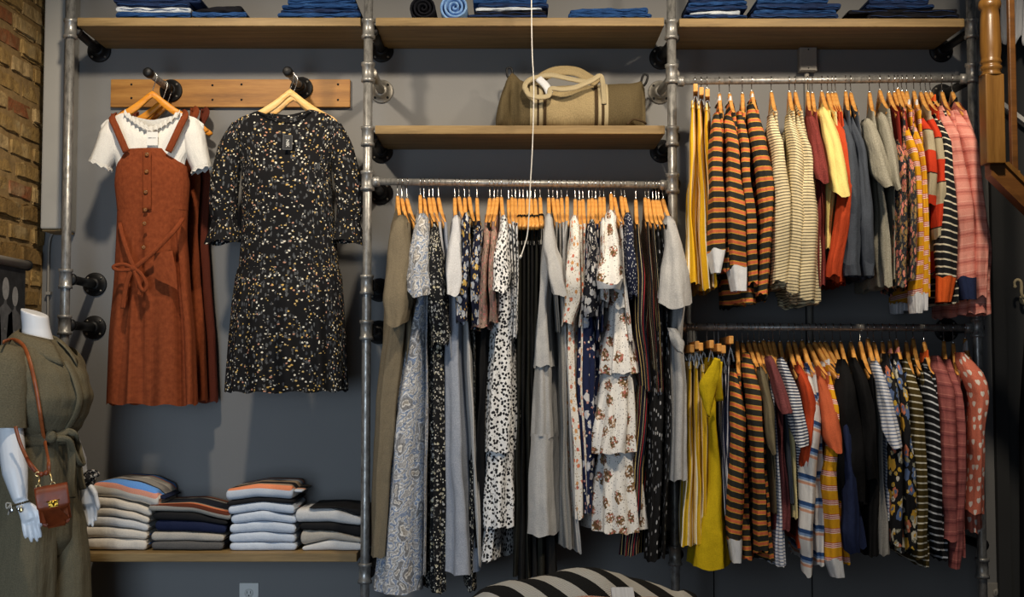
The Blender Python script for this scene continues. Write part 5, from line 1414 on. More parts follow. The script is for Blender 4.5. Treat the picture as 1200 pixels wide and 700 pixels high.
# ---- jeans
def jeans(label, group, x0, x1, layers, zmin, y=.03, dep=.2):
    """layers: [(bot tuple, top tuple, material, xa offset, xb offset)]"""
    xs = [(W(x0+l[3], 20, y).x, W(x1+l[4], 20, y).x) for l in layers]
    r = thing('folded_jeans', (sum(xs[0])/2, y+dep/2, zmin), label, 'jeans', group)
    for i, (bo, to, mat, oa, ob) in enumerate(layers):
        xa, xb = xs[i]
        zb = [max(zmin+.0008, W(600, v, y).z) for v in bo]; zt = [W(600, v, y).z for v in to]
        b = MB(); folded_mesh(b, (xa, xb), zb, zt, y+.006*(i % 2), dep, i*7+int(x0), round_end=.010, wob=.0028)
        jo = b.build('folded_leg' if i else 'waist_fold', MATS[mat], r, root=r)
        if zt[0]-zb[0] > .012 and zt[0] < zmin+.09:
            b = MB(); zz_ = [lerp(a, c, .30+.2*(i % 2)) for a, c in zip(zb, zt)]
            b.tube([Vector((lerp(xa, xb, t), y-.003-.002*math.sin(9*t)+.006*(i % 2), interp([(k/(len(zz_)-1), v) for k, v in enumerate(zz_)], t)+.0022*math.sin(23*t+i))) for t in [.03+.94*k/24 for k in range(25)]], .0016, 6)
            b.build('seam', MATS['denim_blue' if mat != 'denim_black' else 'denim_dark'], jo, root=r)
    return r
gj = 'folded jeans on the top shelves'
def F(a, c=None, d=None): return (a, c if c is not None else a, d if d is not None else a)
jeans('pale washed folded jeans over blue ones on the first shelf', gj, 133, 223, [(F(20), F(14.5), 'denim_blue', 2, 0), (F(14), F(7, 8.5, 8), 'denim_white', 2, 0)], Z_TOP1)
jeans('dark folded jeans stacked on the pale washed pair', gj, 131, 226, [(F(6.5, 8, 7.5), F(2.5), 'denim_dark', 4, -4), (F(2), F(-4), 'denim_dark', 0, 8)], Z_TOP1)
jeans('dark blue jeans folded with a black top fold', gj, 225, 290, [(F(20), F(14), 'denim_blue', 0, -1), (F(13.5), F(11, 7, 6), 'denim_black', 2, -7)], Z_TOP1)
jeans('bright blue folded jeans next to the second pipe upright', gj, 325, 423, [(F(20), F(15), 'denim_blue', 0, 0), (F(14.5), F(10.5, 9.5, 11), 'denim_dark', 3, -1)], Z_TOP1)
jeans('bright blue jeans folded on top beside the second upright', gj, 330, 419, [(F(10, 9, 10.5), F(5.5, 3, 3), 'denim_blue', 0, 0), (F(5, 2.5, 2.5), F(-3), 'denim_blue', 6, -3)], Z_TOP1)
def rolled(label, px, py, rad, mat, group):
    c = W(px, py, .06); R = rad/336
    z = Z_TOP2
    r = thing('rolled_jeans', (c.x, .16, z), label, 'jeans', group)
    b = MB(); th = R/4.6; turns = 3.6; N = 110; yf, yb = .04, .25
    pts = []
    for i in range(N+1):
        a = turns*2*PI*(i/N); rr = .004+(R-.004)*(i/N)
        pts.append((math.cos(a+1.2)*rr, math.sin(a+1.2)*rr*.96))
    cz = z+R*.97+.001
    hw = th*.34
    outer, inner_ = [], []
    for i, (x, zz) in enumerate(pts):
        n = Vector((x, zz)).normalized()*hw if (x or zz) else Vector((0, 0))
        outer.append((x+n.x*.0, zz+n.y*.0)); inner_.append((x-2*n.x, zz-2*n.y))
    rows = []; uvs = []
    for prof, y0, in ((outer, yb), (outer, yf+.006), ([((o[0]*.6+q[0]*.4), (o[1]*.6+q[1]*.4)) for o, q in zip(outer, inner_)], yf), (inner_, yf+.006), (inner_, yb)):
        rows.append([Vector((c.x+p[0], y0+.004*math.sin(i*.15), cz+p[1])) for i, p in enumerate(prof)]); uvs.append([(i*.008, y0+p[0]) for i, p in enumerate(prof)])
    b.grid(rows, uvs); b.build('roll', MATS[mat], r, root=r)
rolled('black rolled jeans standing end-on against the second pipe upright', 496.5, 3, 17.5, 'denim_black', 'rolled jeans on the shelf above the bag')
rolled('light blue rolled jeans showing their spiral end', 533, 2, 18.8, 'denim_light', 'rolled jeans on the shelf above the bag')
jeans('mid blue folded jeans with pale seams next to the rolls', gj, 554, 643, [(F(20), F(17.5), 'denim_dark', -6, -2), (F(17), F(12.5), 'denim_black', 2, -3), (F(12, 12, 11), F(9), 'denim_white', 3, -8)], Z_TOP2)
jeans('blue folded jeans on top of the pair next to the rolls', gj, 554, 643, [(F(8.5), F(4), 'denim_dark', 6, 0), (F(3.5), F(-4), 'denim_blue', 0, -2)], Z_TOP2)
jeans('single bright blue jeans folded flat next to the third upright', gj, 666, 764, [(F(20.5), F(16), 'denim_blue', 0, 0), (F(15.5), F(11, 9, 8), 'denim_blue', 2, -4)], Z_TOP2)
jeans('dark jeans with pale seam folded next to the third upright', gj, 801, 876, [(F(21), F(17), 'denim_dark', 0, 0), (F(16.5), F(14.5, 12.5, 11.5), 'denim_white', 8, -8), (F(14, 12, 11), F(8, 7, 6), 'denim_dark', 3, 0)], Z_TOP3)
jeans('dark jeans folded on the pair with the pale seam', gj, 803, 876, [(F(7.5, 6.5, 5.5), F(3, 2, 0), 'denim_blue', 4, 0), (F(2.5, 1.5, -.5), F(-4), 'denim_dark', 5, -2)], Z_TOP3)
jeans('dark blue folded jeans in the middle of the end shelf', gj, 880, 983, [(F(21), F(16), 'denim_dark', 0, 0), (F(15.5), F(11), 'denim_blue', 4, -2)], Z_TOP3)
jeans('dark blue jeans bunched on the middle pair, end shelf', gj, 882, 986, [(F(10.5), F(4, 4, 3), 'denim_dark', 4, 0), (F(3.5, 3.5, 2.5), F(-4), 'denim_blue', 6, -14)], Z_TOP3)
jeans('black folded jeans next to the last pipe upright', gj, 995, 1125, [(F(21), F(16), 'denim_black', 22, 0), (F(15.5), F(11, 10.5, 10), 'denim_black', 0, -2)], Z_TOP3)
jeans('navy jeans folded on the black pair, end shelf', gj, 1016, 1096, [(F(10, 10, 9.5), F(5), 'denim_dark', 0, 0), (F(4.5), F(-4), 'denim_dark', 4, -6)], Z_TOP3)

# ================================================================== duffel bag
def duffel():
    yf = .055; D0 = .105; yc = yf+D0
    zs = Z_MID+.001
    r = thing('duffel_bag', (W(670, 147, yc).x, yc, zs), 'cream and olive canvas duffel bag with webbing stripes', 'bag')
    def X(px): return W(px, 120, yf+.03).x
    # upper outline (px, py of crest), depth factor
    crest = [(581, 136, .55), (583, 124, .8), (588, 106, .95), (595, 88, .8), (600, 82, .5), (604, 85, .55), (610, 92, .9), (622, 98, 1), (650, 99, 1), (700, 98, 1), (720, 97, 1), (738, 96, .95), (748, 94, .75), (754, 91.5, .45), (757, 100, .5), (756.5, 130, .5)]
    xt = [(X(a), (W(a, bb, yf+.05).z, c)) for a, bb, c in crest]
    def section(x, K=30):
        zt, df = interp(xt, x); h = zt-zs; d = D0*df
        row = []
        for k in range(K):
            f = 2*PI*k/K-PI/2
            c, s = math.cos(f), math.sin(f)
            y = yc-.01+math.copysign(abs(c)**.75, c)*d*(1-.25*max(0, s))*(-1)
            zz = zs+h*(.5+.5*math.copysign(abs(s)**.62, s))
            row.append(Vector((x, y+.004*math.sin(40*x+f*2), zz)))
        return row
    def seg(a, c, n, name, mat, parent, grow=0.0, caps=(False, False)):
        rows = [section(lerp(X(a), X(c), i/n)) for i in range(n+1)]
        if grow:
            rows = [[Vector((p.x, yc+(p.y-yc)*(1+grow), p.z+(grow*.05 if p.z > zs+.02 else 0))) for p in row] for row in rows]
        b = MB(); b0 = b.grid(rows, [[(p.x, p.z+p.y) for p in row] for row in rows], 0, True); K = len(rows[0])
        if caps[0]: b.cap([b0+k for k in range(K)], 0, True)
        if caps[1]: b.cap([b0+n*K+k for k in range(K)])
        return b.build(name, MATS[mat], parent, root=r)
    seg(581, 624, 18, 'end_panel', 'canvas_olive', r, 0, (True, False))
    seg(624, 712, 16, 'centre_panel', 'canvas_cream', r)
    seg(712, 757, 18, 'end_panel', 'canvas_olive', r, 0, (False, True))
    for a, c, mt in ((621, 629, 'webbing_white'), (629, 631.5, 'webbing_dark'), (631.5, 635.5, 'webbing_white'), (636.5, 640, 'webbing_dark'), (696, 700, 'webbing_dark'), (700.5, 704, 'webbing_white'), (704, 707.5, 'webbing_dark'), (707.5, 712, 'webbing_white')):
        seg(a, c, 2, 'webbing_band', mt, r, .035)
    def H(P, mat, w):
        b = ribbon(smooth_pts(P, 6), w, .004, up=(0, -1, .25)); return b.build('handle', MATS[mat], r, root=r)
    ys = .02
    h1 = H([W(628, 120, .05), W(620, 112, ys+.01), W(615, 102, ys), W(620, 94, ys+.03), W(632, 90, ys+.06), (W(645, 88, ys+.07)), W(656, 90, ys+.07), W(680, 95, ys+.09), W(700, 97, ys+.10)], 'webbing_white', .0095)
    h2 = H([W(616, 104, ys), W(620, 111, ys-.012), W(632, 114, ys-.02), W(643, 112, ys-.014), W(646, 104, ys-.01), W(660, 105, ys-.015), W(676, 102, ys-.01), W(694, 94, ys), W(703, 89, ys+.01), W(706, 96, ys+.012), W(707, 108, ys+.02), W(708, 122, ys+.022)], 'webbing_white', .0095)
    b = ribbon(smooth_pts([W(622, 101, .10), W(640, 88, .13), W(655, 83, .14), W(675, 84, .14), (W(690, 92, .12)), W(700, 98, .10)], 6), .020, .004, up=(0, -1, .3)); b.build('handle', MATS['canvas_cream'], r, root=r)
    b = ribbon(smooth_pts([W(631, 92, .06), W(640, 101, .045), W(644, 110, .04)], 5), .014, .006, up=(0, -1, .3)); b.build('handle_wrap', MATS['white_cotton'], r, root=r)
    for P, y in ((((601, 88), (599, 80), (594, 81), (595, 90), (600, 93)), yc), (((751, 97), (754, 88), (759, 89), (757, 97), (753, 101)), yc)):
        b = MB(); b.tube(smooth_pts([W(a, c, y-.005) for a, c in P+(P[0],)], 5), .0042, 8); b.build('ring_loop', MATS['black_iron'], r, root=r)
    b = MB(); b.tube(smooth_pts([W(735, 146, yf-.002), W(742, 140, yf-.004), (W(752, 142, yf)), W(757, 145, yf+.02)], 5), .004, 8); b.build('side_piping', MATS['webbing_dark'], r, root=r)
duffel()
# ================================================================== mannequin
ANG = math.radians(18)
MF = Vector((math.cos(ANG), -math.sin(ANG), 0)); MR = Vector((-math.sin(ANG), -math.cos(ANG), 0))
MC = Vector((-1.492, -.35, 0))
def ML(w, d, z): return MC+MR*w+MF*d+Vector((0, 0, z))
def mz(py): return W(45, py, -.35).z
def ellipse_rows(rows, M=48, fold=None, n=2.2):
    """rows: (z, centre w, centre d, half w, half d)"""
    R, UV = [], []
    for i, (z, cw, cd, a, d) in enumerate(rows):
        row, uv = [], []
        for j in range(M+1):
            f = 2*PI*(j % M)/M; c, s = math.cos(f), math.sin(f)
            q = 1+(fold(f, z) if fold else 0)
            row.append(ML(cw+a*math.copysign(abs(c)**(2/n), c)*q, cd+d*math.copysign(abs(s)**(2/n), s)*q, z)); uv.append((.9*j/M, z))
        R.append(row); UV.append(uv)
    return R, UV
def dense(rows, sub=4):
    out = []
    for i in range(len(rows)-1):
        for k in range(sub):
            t = k/sub; t2 = t*t*(3-2*t)*.5+t*.5
            out.append(tuple(lerp(a, c, t2) if q else lerp(a, c, t) for q, (a, c) in enumerate(zip(rows[i], rows[i+1]))))
    out.append(rows[-1]); return out
man = thing('mannequin', (MC.x, MC.y, 0), 'headless white mannequin in an olive belted jumpsuit beside the brick wall', 'mannequin')
def hand(b, wrist, palm_c, knuckles, tips, thumb, pr=.021, fr=.0062, back=Vector((0, -1, 0))):
    """palm from wrist to knuckles with four separate fingers and a side thumb"""
    k0 = sum(knuckles, Vector())/4
    pts = smooth_pts([wrist, wrist.lerp(palm_c, .6), palm_c, palm_c.lerp(k0, .8), k0], 4)
    wd = (knuckles[0]-knuckles[-1]); up = wd.normalized()
    L = len(pts)
    b.tube(pts, [lerp(.017, pr, min(1, i/(L*.55)))*(1 if i < L-2 else .86) for i in range(L)], 14, flat=(1.12, .58), up=up)
    for k, (kn, tp) in enumerate(zip(knuckles, tips)):
        bend = kn.lerp(tp, .5)-back*(-.004)
        b.tube(smooth_pts([palm_c.lerp(kn, .6), kn, kn.lerp(tp, .36)+back*.003, kn.lerp(tp, .7)+back*.002, tp], 3), [fr*1.25, fr*1.2, fr*1.15, fr*1.12, fr*1.1, fr*1.05, fr*1.02, fr, fr, fr*.96, fr*.92, fr*.85, fr*.7], 10)
        b.ball(tp, fr*.72, 8)
    b.tube(smooth_pts(thumb, 4), [fr*1.7]*3+[fr*1.5]*3+[fr*1.25]*(4*(len(thumb)-1)+1-8)+[fr*1.0, fr*.75], 10); b.ball(thumb[-1], fr*.75, 8)
def mann_body():
    b = MB()
    # neck with a slanted flat cut, shoulders, torso
    neck = []
    for i in range(9):
        t = i/8; z = lerp(mz(418), mz(366), t)
        a = lerp(.056, .041, min(1, t*1.5)); cd = lerp(.0, -.022, t)
        neck.append((z, 0, cd, a, a*1.02))
    R, UV = ellipse_rows(neck, 28, n=2)
    for p in R[-1]:      # cut slants down towards the front
        p.z += -.030*((p-ML(0, -.022, 0)).dot(MF))/.041*.45
    b0 = b.grid(R, None, 0); b.cap([b0+8*29+k for k in range(28)]); b.cap([b0+k for k in range(28)], 0, True)
    tor = dense([(mz(405), 0, -.005, .050, .045), (mz(412), 0, -.005, .10, .055), (mz(424), 0, 0, .135, .075), (mz(445), 0, .01, .138, .098), (mz(470), 0, .012, .132, .108), (mz(490), 0, .004, .118, .09), (mz(512), 0, 0, .105, .078), (mz(550), 0, -.003, .122, .086), (mz(595), 0, -.004, .13, .09), (mz(640), 0, -.003, .125, .085)], 3)
    R, UV = ellipse_rows(tor, 40); b0 = b.grid(R, None, 0); b.cap([b0+k for k in range(40)], 0, False); b.cap([b0+(len(R)-1)*41+k for k in range(40)], 0, True)
    for s in (1, -1):
        b.tube([ML(s*.075, 0, mz(630)), ML(s*.085, 0, .55), ML(s*.085, .005, .45), ML(s*.085, -.005, .28), ML(s*.085, -.005, .09)], [.082, .064, .05, .047, .032], 16)
        b.tube([ML(s*.085, -.03, .06), ML(s*.087, .03, .055), ML(s*.09, .12, .038), ML(s*.09, .145, .03)], [.034, .036, .028, .016], 12)
    # near (right) arm
    sh = ML(.135, 0, mz(424)); el = W(12, 505, -.52); wr = W(24, 587, -.585)
    b.tube(smooth_pts([sh, sh.lerp(el, .5)+Vector((-.004, -.012, 0)), el, el.lerp(wr, .45)+Vector((-.004, 0, 0)), wr], 4), [.046]*4+[.043]*4+[.038]*3+[.037]*3+[.031, .025, .0205], 16)
    y = -.592
    kn = [W(43, 609, y), W(38.5, 611, y), W(33, 611, y), W(27.5, 609, y)]
    tp = [W(48, 629, y-.004), W(43.5, 634, y-.006), (W(37, 634.5, y-.006)), W(30, 630, y-.004)]
    th = [W(34, 593, y+.004), W(42, 598, y+.002), W(46.5, 607, y+.0), W(48, 616, y+.002)]
    hand(b, wr, W(32, 600, y), kn, tp, th, .0235, .0066)
    # far (left) arm, palm turned to the viewer
    sh = ML(-.135, 0, mz(424)); el = ML(-.180, -.035, mz(512)); wr = W(96.0, 563, -.225)
    b.tube(smooth_pts([sh, sh.lerp(el, .5), el, el.lerp(wr, .45), wr], 4), [.046]*4+[.042]*4+[.038]*3+[.036]*3+[.029, .024, .019], 16)
    y = -.232
    kn = [W(111.0, 589, y), W(106.5, 593, y), W(101.5, 594, y), W(97.0, 591, y)]
    tp = [W(112.5, 610, y-.006), W(108.5, 617, y-.006), W(103.5, 616, y-.006), W(98.5, 611, y-.004)]
    th = [W(105.5, 570, y-.006), W(110.5, 577, y-.014), W(113.5, 587, y-.017), W(115.5, 597, y-.018)]
    hand(b, wr, W(102.5, 578, y), kn, tp, th, .0235, .0064, Vector((0, 1, 0)))
    o = b.build('figure', MATS['mannequin_white'], man, root=man)
    md = o.modifiers.new('join', 'REMESH'); md.mode = 'VOXEL'; md.voxel_size = .0034; md.use_smooth_shade = True
    sm = o.modifiers.new('soften', 'SMOOTH'); sm.iterations = 3; sm.factor = .5
    return o
mb_ = mann_body()
def base_plate():
    b = MB(); b.lathe([(.17, 0), (.17, .008), (.165, .010), (0, .010)], (MC.x, MC.y, 0), (0, 0, 1), 40); b.build('base_plate', MATS['chrome_wire'], man, root=man)
    b = MB(); b.tube([ML(0, -.06, .008), ML(0, -.06, .5)], .011, 12); b.build('support_rod', MATS['chrome_wire'], man, root=man)
base_plate()

def fold_b(f, z):
    return .016*math.sin(5*f+9*z)+.012*math.sin(9*f-21*z)+.010*math.sin(3*f+30*z)+.05*NOISE(Vector((math.cos(f)*2.2, math.sin(f)*2.2, z*13)))+.02*NOISE(Vector((math.cos(f)*5, math.sin(f)*5, z*30)))
m = MATS['olive_jumpsuit']
suit = ellipse_rows(dense([(mz(398), 0, -.012, .060, .056), (mz(404), 0, -.008, .088, .066), (mz(412), 0, -.003, .125, .080), (mz(422), 0, .003, .152, .096), (mz(440), 0, .012, .158, .118), (mz(465), 0, .022, .155, .132), (mz(485), 0, .016, .150, .124), (mz(500), 0, .006, .140, .110), (mz(509), 0, 0, .124, .098), (mz(516), 0, 0, .120, .094)], 4), 80, fold_b)
b = MB(); b.grid(*suit); bodice = b.build('jumpsuit_bodice', m, man, root=man)
# trousers
def fold_t(f, z): return .018*math.sin(7*f+4*z)+.012*math.sin(12*f-7*z)+.03*NOISE(Vector((math.cos(f)*2.2, math.sin(f)*2.2, z*9)))
b = MB()
b.grid(*ellipse_rows(dense([(mz(512), 0, 0, .118, .092), (mz(522), 0, .0, .128, .098), (mz(550), 0, .0, .140, .105), (mz(595), 0, .0, .148, .108), (mz(630), 0, .002, .155, .108), (mz(650), 0, .002, .15, .08)], 4), 80, fold_t))
for s in (1, -1):
    rows = dense([(mz(590), s*.066, .0, .074, .098), (mz(615), s*.074, .002, .084, .108), (mz(665), s*.086, .002, .094, .118), (mz(720), s*.094, .0, .102, .122), (.35, s*.1, -.002, .106, .124), (.13, s*.1, -.004, .112, .128)], 5)
    b.grid(*ellipse_rows(rows, 56, lambda f, z: .03*math.sin(5*f+3*z+s)+.018*math.sin(9*f-6*z)))
b.build('trousers', m, man, root=man)
# sleeves
b, last = limb([ML(.115, 0, mz(416)), ML(.155, .0, mz(430)), ML(.172, .0, mz(455)), ML(.180, .002, mz(478)), ML(.184, .004, mz(499))], [.045, .072, .078, .078, .080], 30, (1, .86), .07, 4, seed=2)
b.build('jumpsuit_sleeve', m, man, root=man)
b, last = limb([ML(-.115, 0, mz(416)), ML(-.150, -.015, mz(430)), ML(-.168, -.03, mz(455)), ML(-.176, -.036, mz(478)), ML(-.18, -.04, mz(499))], [.045, .062, .062, .060, .058], 30, (1, .86), .07, 4, seed=3)
b.build('jumpsuit_sleeve', m, man, root=man)
# collar: folded band with two points
for s in (1, -1):
    R, UV = [], []
    for i in range(23):
        t = i/22; th = math.radians(lerp(182, 14, t))
        dirv = (math.sin(th)*s, math.cos(th))
        pt = max(0, (t-.68)/.32)
        row = []
        stand = lerp(mz(386), mz(400), t)
        for k in range(7):
            q = k/6
            if q < .34:
                rr = lerp(.060, .056, q/.34); z = lerp(stand-.022, stand+.004, q/.34)
            else:
                qq = (q-.34)/.66; rr = lerp(.056, .094+.030*pt, qq**.9)+.006*math.sin(PI*qq); z = lerp(stand+.004, stand-.042-.036*pt, qq)
            row.append(ML(dirv[0]*rr*1.06, dirv[1]*rr-.012+.010*t, z))
        R.append(row); UV.append([(t*.2, k*.012) for k in range(7)])
    b = MB(); b.grid(R, UV)
    o = b.build('jumpsuit_collar', m, man, root=man); so = o.modifiers.new('cloth', 'SOLIDIFY'); so.thickness = .003; so.offset = 0
# placket and its lapel fold
pl = [ML(.004, d, mz(py)) for py, d in ((424, .104), (440, .134), (465, .158), (485, .146), (500, .12), (509, .104))]
b = ribbon(smooth_pts(pl, 5), .015, .005, up=MF); b.build('placket', m, man, root=man)
# belt with a knot, loop and hanging tails
b = MB(); R, UV = ellipse_rows([(mz(520), 0, 0, .127, .103), (mz(518), 0, 0, .131, .107), (mz(507), 0, 0, .131, .107), (mz(505), 0, 0, .127, .103)], 60, lambda f, z: .012*math.sin(5*f)); b.grid(R, UV)
belt = b.build('belt', m, man, root=man)
def near(px, py, off, ydef):
    """lay a thing on what the photo shows it lying on: point on the dressed figure plus a small gap"""
    r = ray(px, py).normalized()
    h = BV.ray_cast(CAM, r)[0] if BV else None
    if h is None: return W(px, py, ydef)
    return h-r*off
def make_bvh(objs):
    dg = bpy.context.evaluated_depsgraph_get(); bpy.context.view_layer.update(); dg.update()
    vs, fs = [], []
    for o in objs:
        ev = o.evaluated_get(dg); me = ev.to_mesh(); n = len(vs)
        vs += [ev.matrix_world @ v.co for v in me.vertices]; fs += [[n+i for i in p.vertices] for p in me.polygons]; ev.to_mesh_clear()
    return BVHTree.FromPolygons(vs, fs)
bpy.context.view_layer.update()
BV = make_bvh([o for o in man.children])
b = MB(); b.ball(near(59, 512, .006, -.5), .020, 14, 0, (1, .6, 1.05)); b.build('belt_knot', m, belt, root=man)
for P, w in ((((59, 512), (70, 510), (80, 506), (88, 510), (91, 520), (94, 534), (97, 545), (92, 543), (86, 530), (80, 516), (66, 514)), .011), (((66, 514), (78, 514), (83, 522), (84, 545), (83, 566), (84, 584)), .013), (((86, 516), (91, 540), (94, 560), (97, 574)), .012)):
    pts = [near(px, py, .014, -.45) for px, py in P]
    ym = min(p.y for p in pts[:5]); pts = [Vector(W(px, py, lerp(p.y, ym, .5))) if p.y > ym+.06 else p for p, (px, py) in zip(pts, P)]
    b = ribbon(smooth_pts(pts, 5), w, .004); b.build('belt_tail', m, belt, root=man)

# ================================================================== bracelet, scrunchie, cross-body bag
wc = W(25.5, 590, -.588)
t = thing('bracelet', wc, 'beaded cord bracelet with small charms on the near wrist of the mannequin', 'bracelet')
b = MB()
for k in range(26):
    a = 2*PI*k/26; b.ball(wc+Vector((math.cos(a)*.0275, math.sin(a)*.020, .006*math.cos(a)*1.3)), .0034, 8)
b.build('beads', MATS['canvas_olive'], t, root=t)
for dx, mt, ln in ((.008, 'gold_pale', .014), (.0, 'chrome_wire', .010), (-.020, 'chrome_wire', .016)):
    b = MB(); p = wc+Vector((dx, -.0235, -.004)); b.tube([p, p+Vector((0, -.002, -.006))], .0012, 6); b.ball(p+Vector((0, -.004, -.006-ln*.5)), ln*.5, 12, 0, (.8, .25, 1)); b.build('charm', MATS[mt], t, root=t)
b = MB(); b.tube(smooth_pts([wc+Vector((-.026, -.012, 0)), wc+Vector((-.038, -.018, .002)), wc+Vector((-.036, -.018, -.014)), wc+Vector((-.026, -.014, -.002)), wc+Vector((-.033, -.016, -.032))], 4), .0022, 6); b.build('cord_bow', MATS['knit_stone'], t, root=t)

sc_ = W(97, 565, -.225)
t = thing('scrunchie', sc_, 'black and white patterned scrunchie with a tied bow on the far wrist', 'scrunchie')
ax = (W(100, 578, -.21)-W(93.5, 563, -.205)).normalized(); e1 = ax.orthogonal().normalized(); e2 = ax.cross(e1)
b = MB(); R = []; UV = []
for i in range(49):
    a = 2*PI*(i % 48)/48; row = []; uv = []
    for k in range(13):
        f = 2*PI*k/12; rr = .0115*(1+.22*math.sin(11*a+2*math.sin(f))+.1*math.cos(17*a))
        row.append(sc_+(e1*math.cos(a)+e2*math.sin(a))*(.0285+rr*math.cos(f))+ax*rr*1.35*math.sin(f)); uv.append((a*.03, f*.012))
    R.append(row); UV.append(uv)
b.grid(R, UV); b.build('ruffle', MATS['scarf_print'], t, root=t)
for P in (((98, 560), (103, 554), (110, 553), (115, 556), (108, 559), (100, 562)), ((101, 563), (107, 561), (109, 566), (104, 569), (99, 566))):
    b = ribbon(smooth_pts([W(px, py, -.232-.003*i) for i, (px, py) in enumerate(P)], 4), .007, .004); b.build('bow_end', MATS['scarf_print'], t, root=t)

# bag frame
yb = -.64
BC = W(63, 592, yb)
BM_ = Matrix.Rotation(math.radians(20), 3, 'Z') @ Matrix.Rotation(math.radians(-9), 3, 'Y')
def BP(x, y, z): return BC+BM_ @ Vector((x, y, z))
bag = thing('crossbody_bag', BC-Vector((0, 0, .06)), 'small tan leather cross-body bag with a gold clasp worn by the mannequin', 'handbag')
def rounded(w, d, h, rb, name, mat, off=(0, 0, 0), parent=None, seg=4):
    bm = bmesh.new(); bmesh.ops.create_cube(bm, size=1)
    for v in bm.verts: v.co = Vector((v.co.x*w, v.co.y*d, v.co.z*h))
    ed = [e for e in bm.edges if abs((e.verts[0].co-e.verts[1].co).normalized().y) > .9]
    bmesh.ops.bevel(bm, geom=ed, offset=rb, segments=6, affect='EDGES')
    bmesh.ops.bevel(bm, geom=[e for e in bm.edges if e.calc_face_angle(0) > .7], offset=min(.006, d*.3), segments=3, affect='EDGES')
    b = MB(); b.add_bm(bm, BC+BM_ @ Vector(off), BM_); bm.free()
    b.flat = set()
    return b.build(name, MATS[mat], parent or bag, root=bag)
rounded(.086, .050, .112, .013, 'bag_body', 'tan_leather', (0, 0, -.006))
# flap wraps over the top and down the front
R, UV = [], []
for i in range(15):
    x = lerp(-.0455, .0455, i/14); e = min(i, 14-i)
    row = []
    hz = -.010+ (0.010 if e == 0 else .004 if e == 1 else 0)
    for y, z in ((.022, .045), (.020, .053), (.010, .0565), (-.004, .058), (-.018, .0555), (-.027, .048), (-.0305, .038), (-.0312, .020), (-.0312, .004), (-.0308, hz)):
        row.append(BP(x, y, z)); 
    R.append(row)
b = MB(); b.grid(R); fl = b.build('flap', MATS['tan_leather'], bag, root=bag); s_ = fl.modifiers.new('thick', 'SOLIDIFY'); s_.thickness = .0028; s_.offset = 0
# gold emblem clasp: two pairs of curved bars meeting on a stud
b = MB(); yf = -.0350
b.tube([BP(-.017, yf, .0155), BP(-.006, yf-.001, .0150), BP(.0, yf-.002, .0145), BP(.006, yf-.001, .0150), BP(.017, yf, .0155)], [.0022, .0024, .0026, .0024, .0022], 8)
b.tube([BP(-.013, yf, .0095), BP(-.005, yf-.001, .0105), BP(.0, yf-.002, .0115), BP(.005, yf-.001, .0105), BP(.013, yf, .0095)], .0017, 8)
b.tube([BP(-.013, yf, .0010), BP(-.006, yf-.001, .0018), BP(.0, yf-.002, .0030), BP(.006, yf-.001, .0018), BP(.013, yf, .0010)], .0020, 8)
b.tube([BP(0, yf-.001, .015), BP(0, yf-.001, .001)], .0034, 8)
b.ball(BP(0, yf-.003, .0115), .0058, 12)
b.box(BP(0, yf+.001, .008), (.026, .002, .019), 0, BM_)
b.build('clasp_emblem', MATS['brass'], bag, root=bag)
# rings, clips, beads and strap
def ring(c, r, th, n, name, mat, parent):
    n = Vector(n).normalized(); a = n.orthogonal().normalized(); d = n.cross(a)
    b = MB(); b.tube([c+a*math.cos(k*PI/9)*r+d*math.sin(k*PI/9)*r for k in range(19)], th, 8, caps=False); return b.build(name, MATS[mat], parent, root=bag)
for px, py, sx in ((46, 569, -.034), (60, 563, .006)):
    tip = BP(sx, 0, .060)
    ring(tip, .006, .0014, (.3, -1, .1), 'strap_ring', 'gold_pale', bag)
    q = W(px+(1 if px < 50 else -2.5), py-11, -.63)
    b = MB(); b.tube([tip+Vector((0, -.002, .005)), tip.lerp(q, .55), q], [.0032, .0042, .0024], 8); b.build('swivel_clip', MATS['gold_pale'], bag, root=bag)
for px, py in ((48.5, 556), (54, 554.5)):
    b = MB(); b.ball(W(px, py, -.635), .0078, 14); b.build('leather_bead', MATS['tan_leather'], bag, root=bag)
BV = make_bvh([o for o in man.children])
def strap(P, name, w=.0052):
    pts = []
    for px, py, o in P:
        q = near(px, py, .008, -.55) if o is None else W(px, py, o)
        pts.append(q)
    b = ribbon(smooth_pts(pts, 6), w, .003); return b.build(name, MATS['strap_leather'], bag, root=bag)
strap([(57, 553, -.630), (56.5, 540, -.615), (53, 520, None), (50, 505, None), (47, 485, None), (43, 460, None), (40, 445, None), (36, 428, None), (32, 415, None), (27, 405, None), (20, 399.5, None), (12, 398.5, None), (4, 401, None)], 'front_strap', .0062)
strap([(46, 556, -.635), (40, 549, -.625), (33, 540, -.61), (27, 528, -.60), (22, 515, -.60), (18, 500, -.60)], 'rear_strap', .0055)
b = MB(); b.tube([W(31, 537, -.61), W(36, 546, -.62), W(42, 553, -.632)], [.0055, .0072, .005], 8); b.build('strap_keeper', MATS['tan_leather'], bag, root=bag)
ring(W(44, 556, -.637), .006, .0014, (.3, -1, .2), 'strap_ring', 'gold_pale', bag)
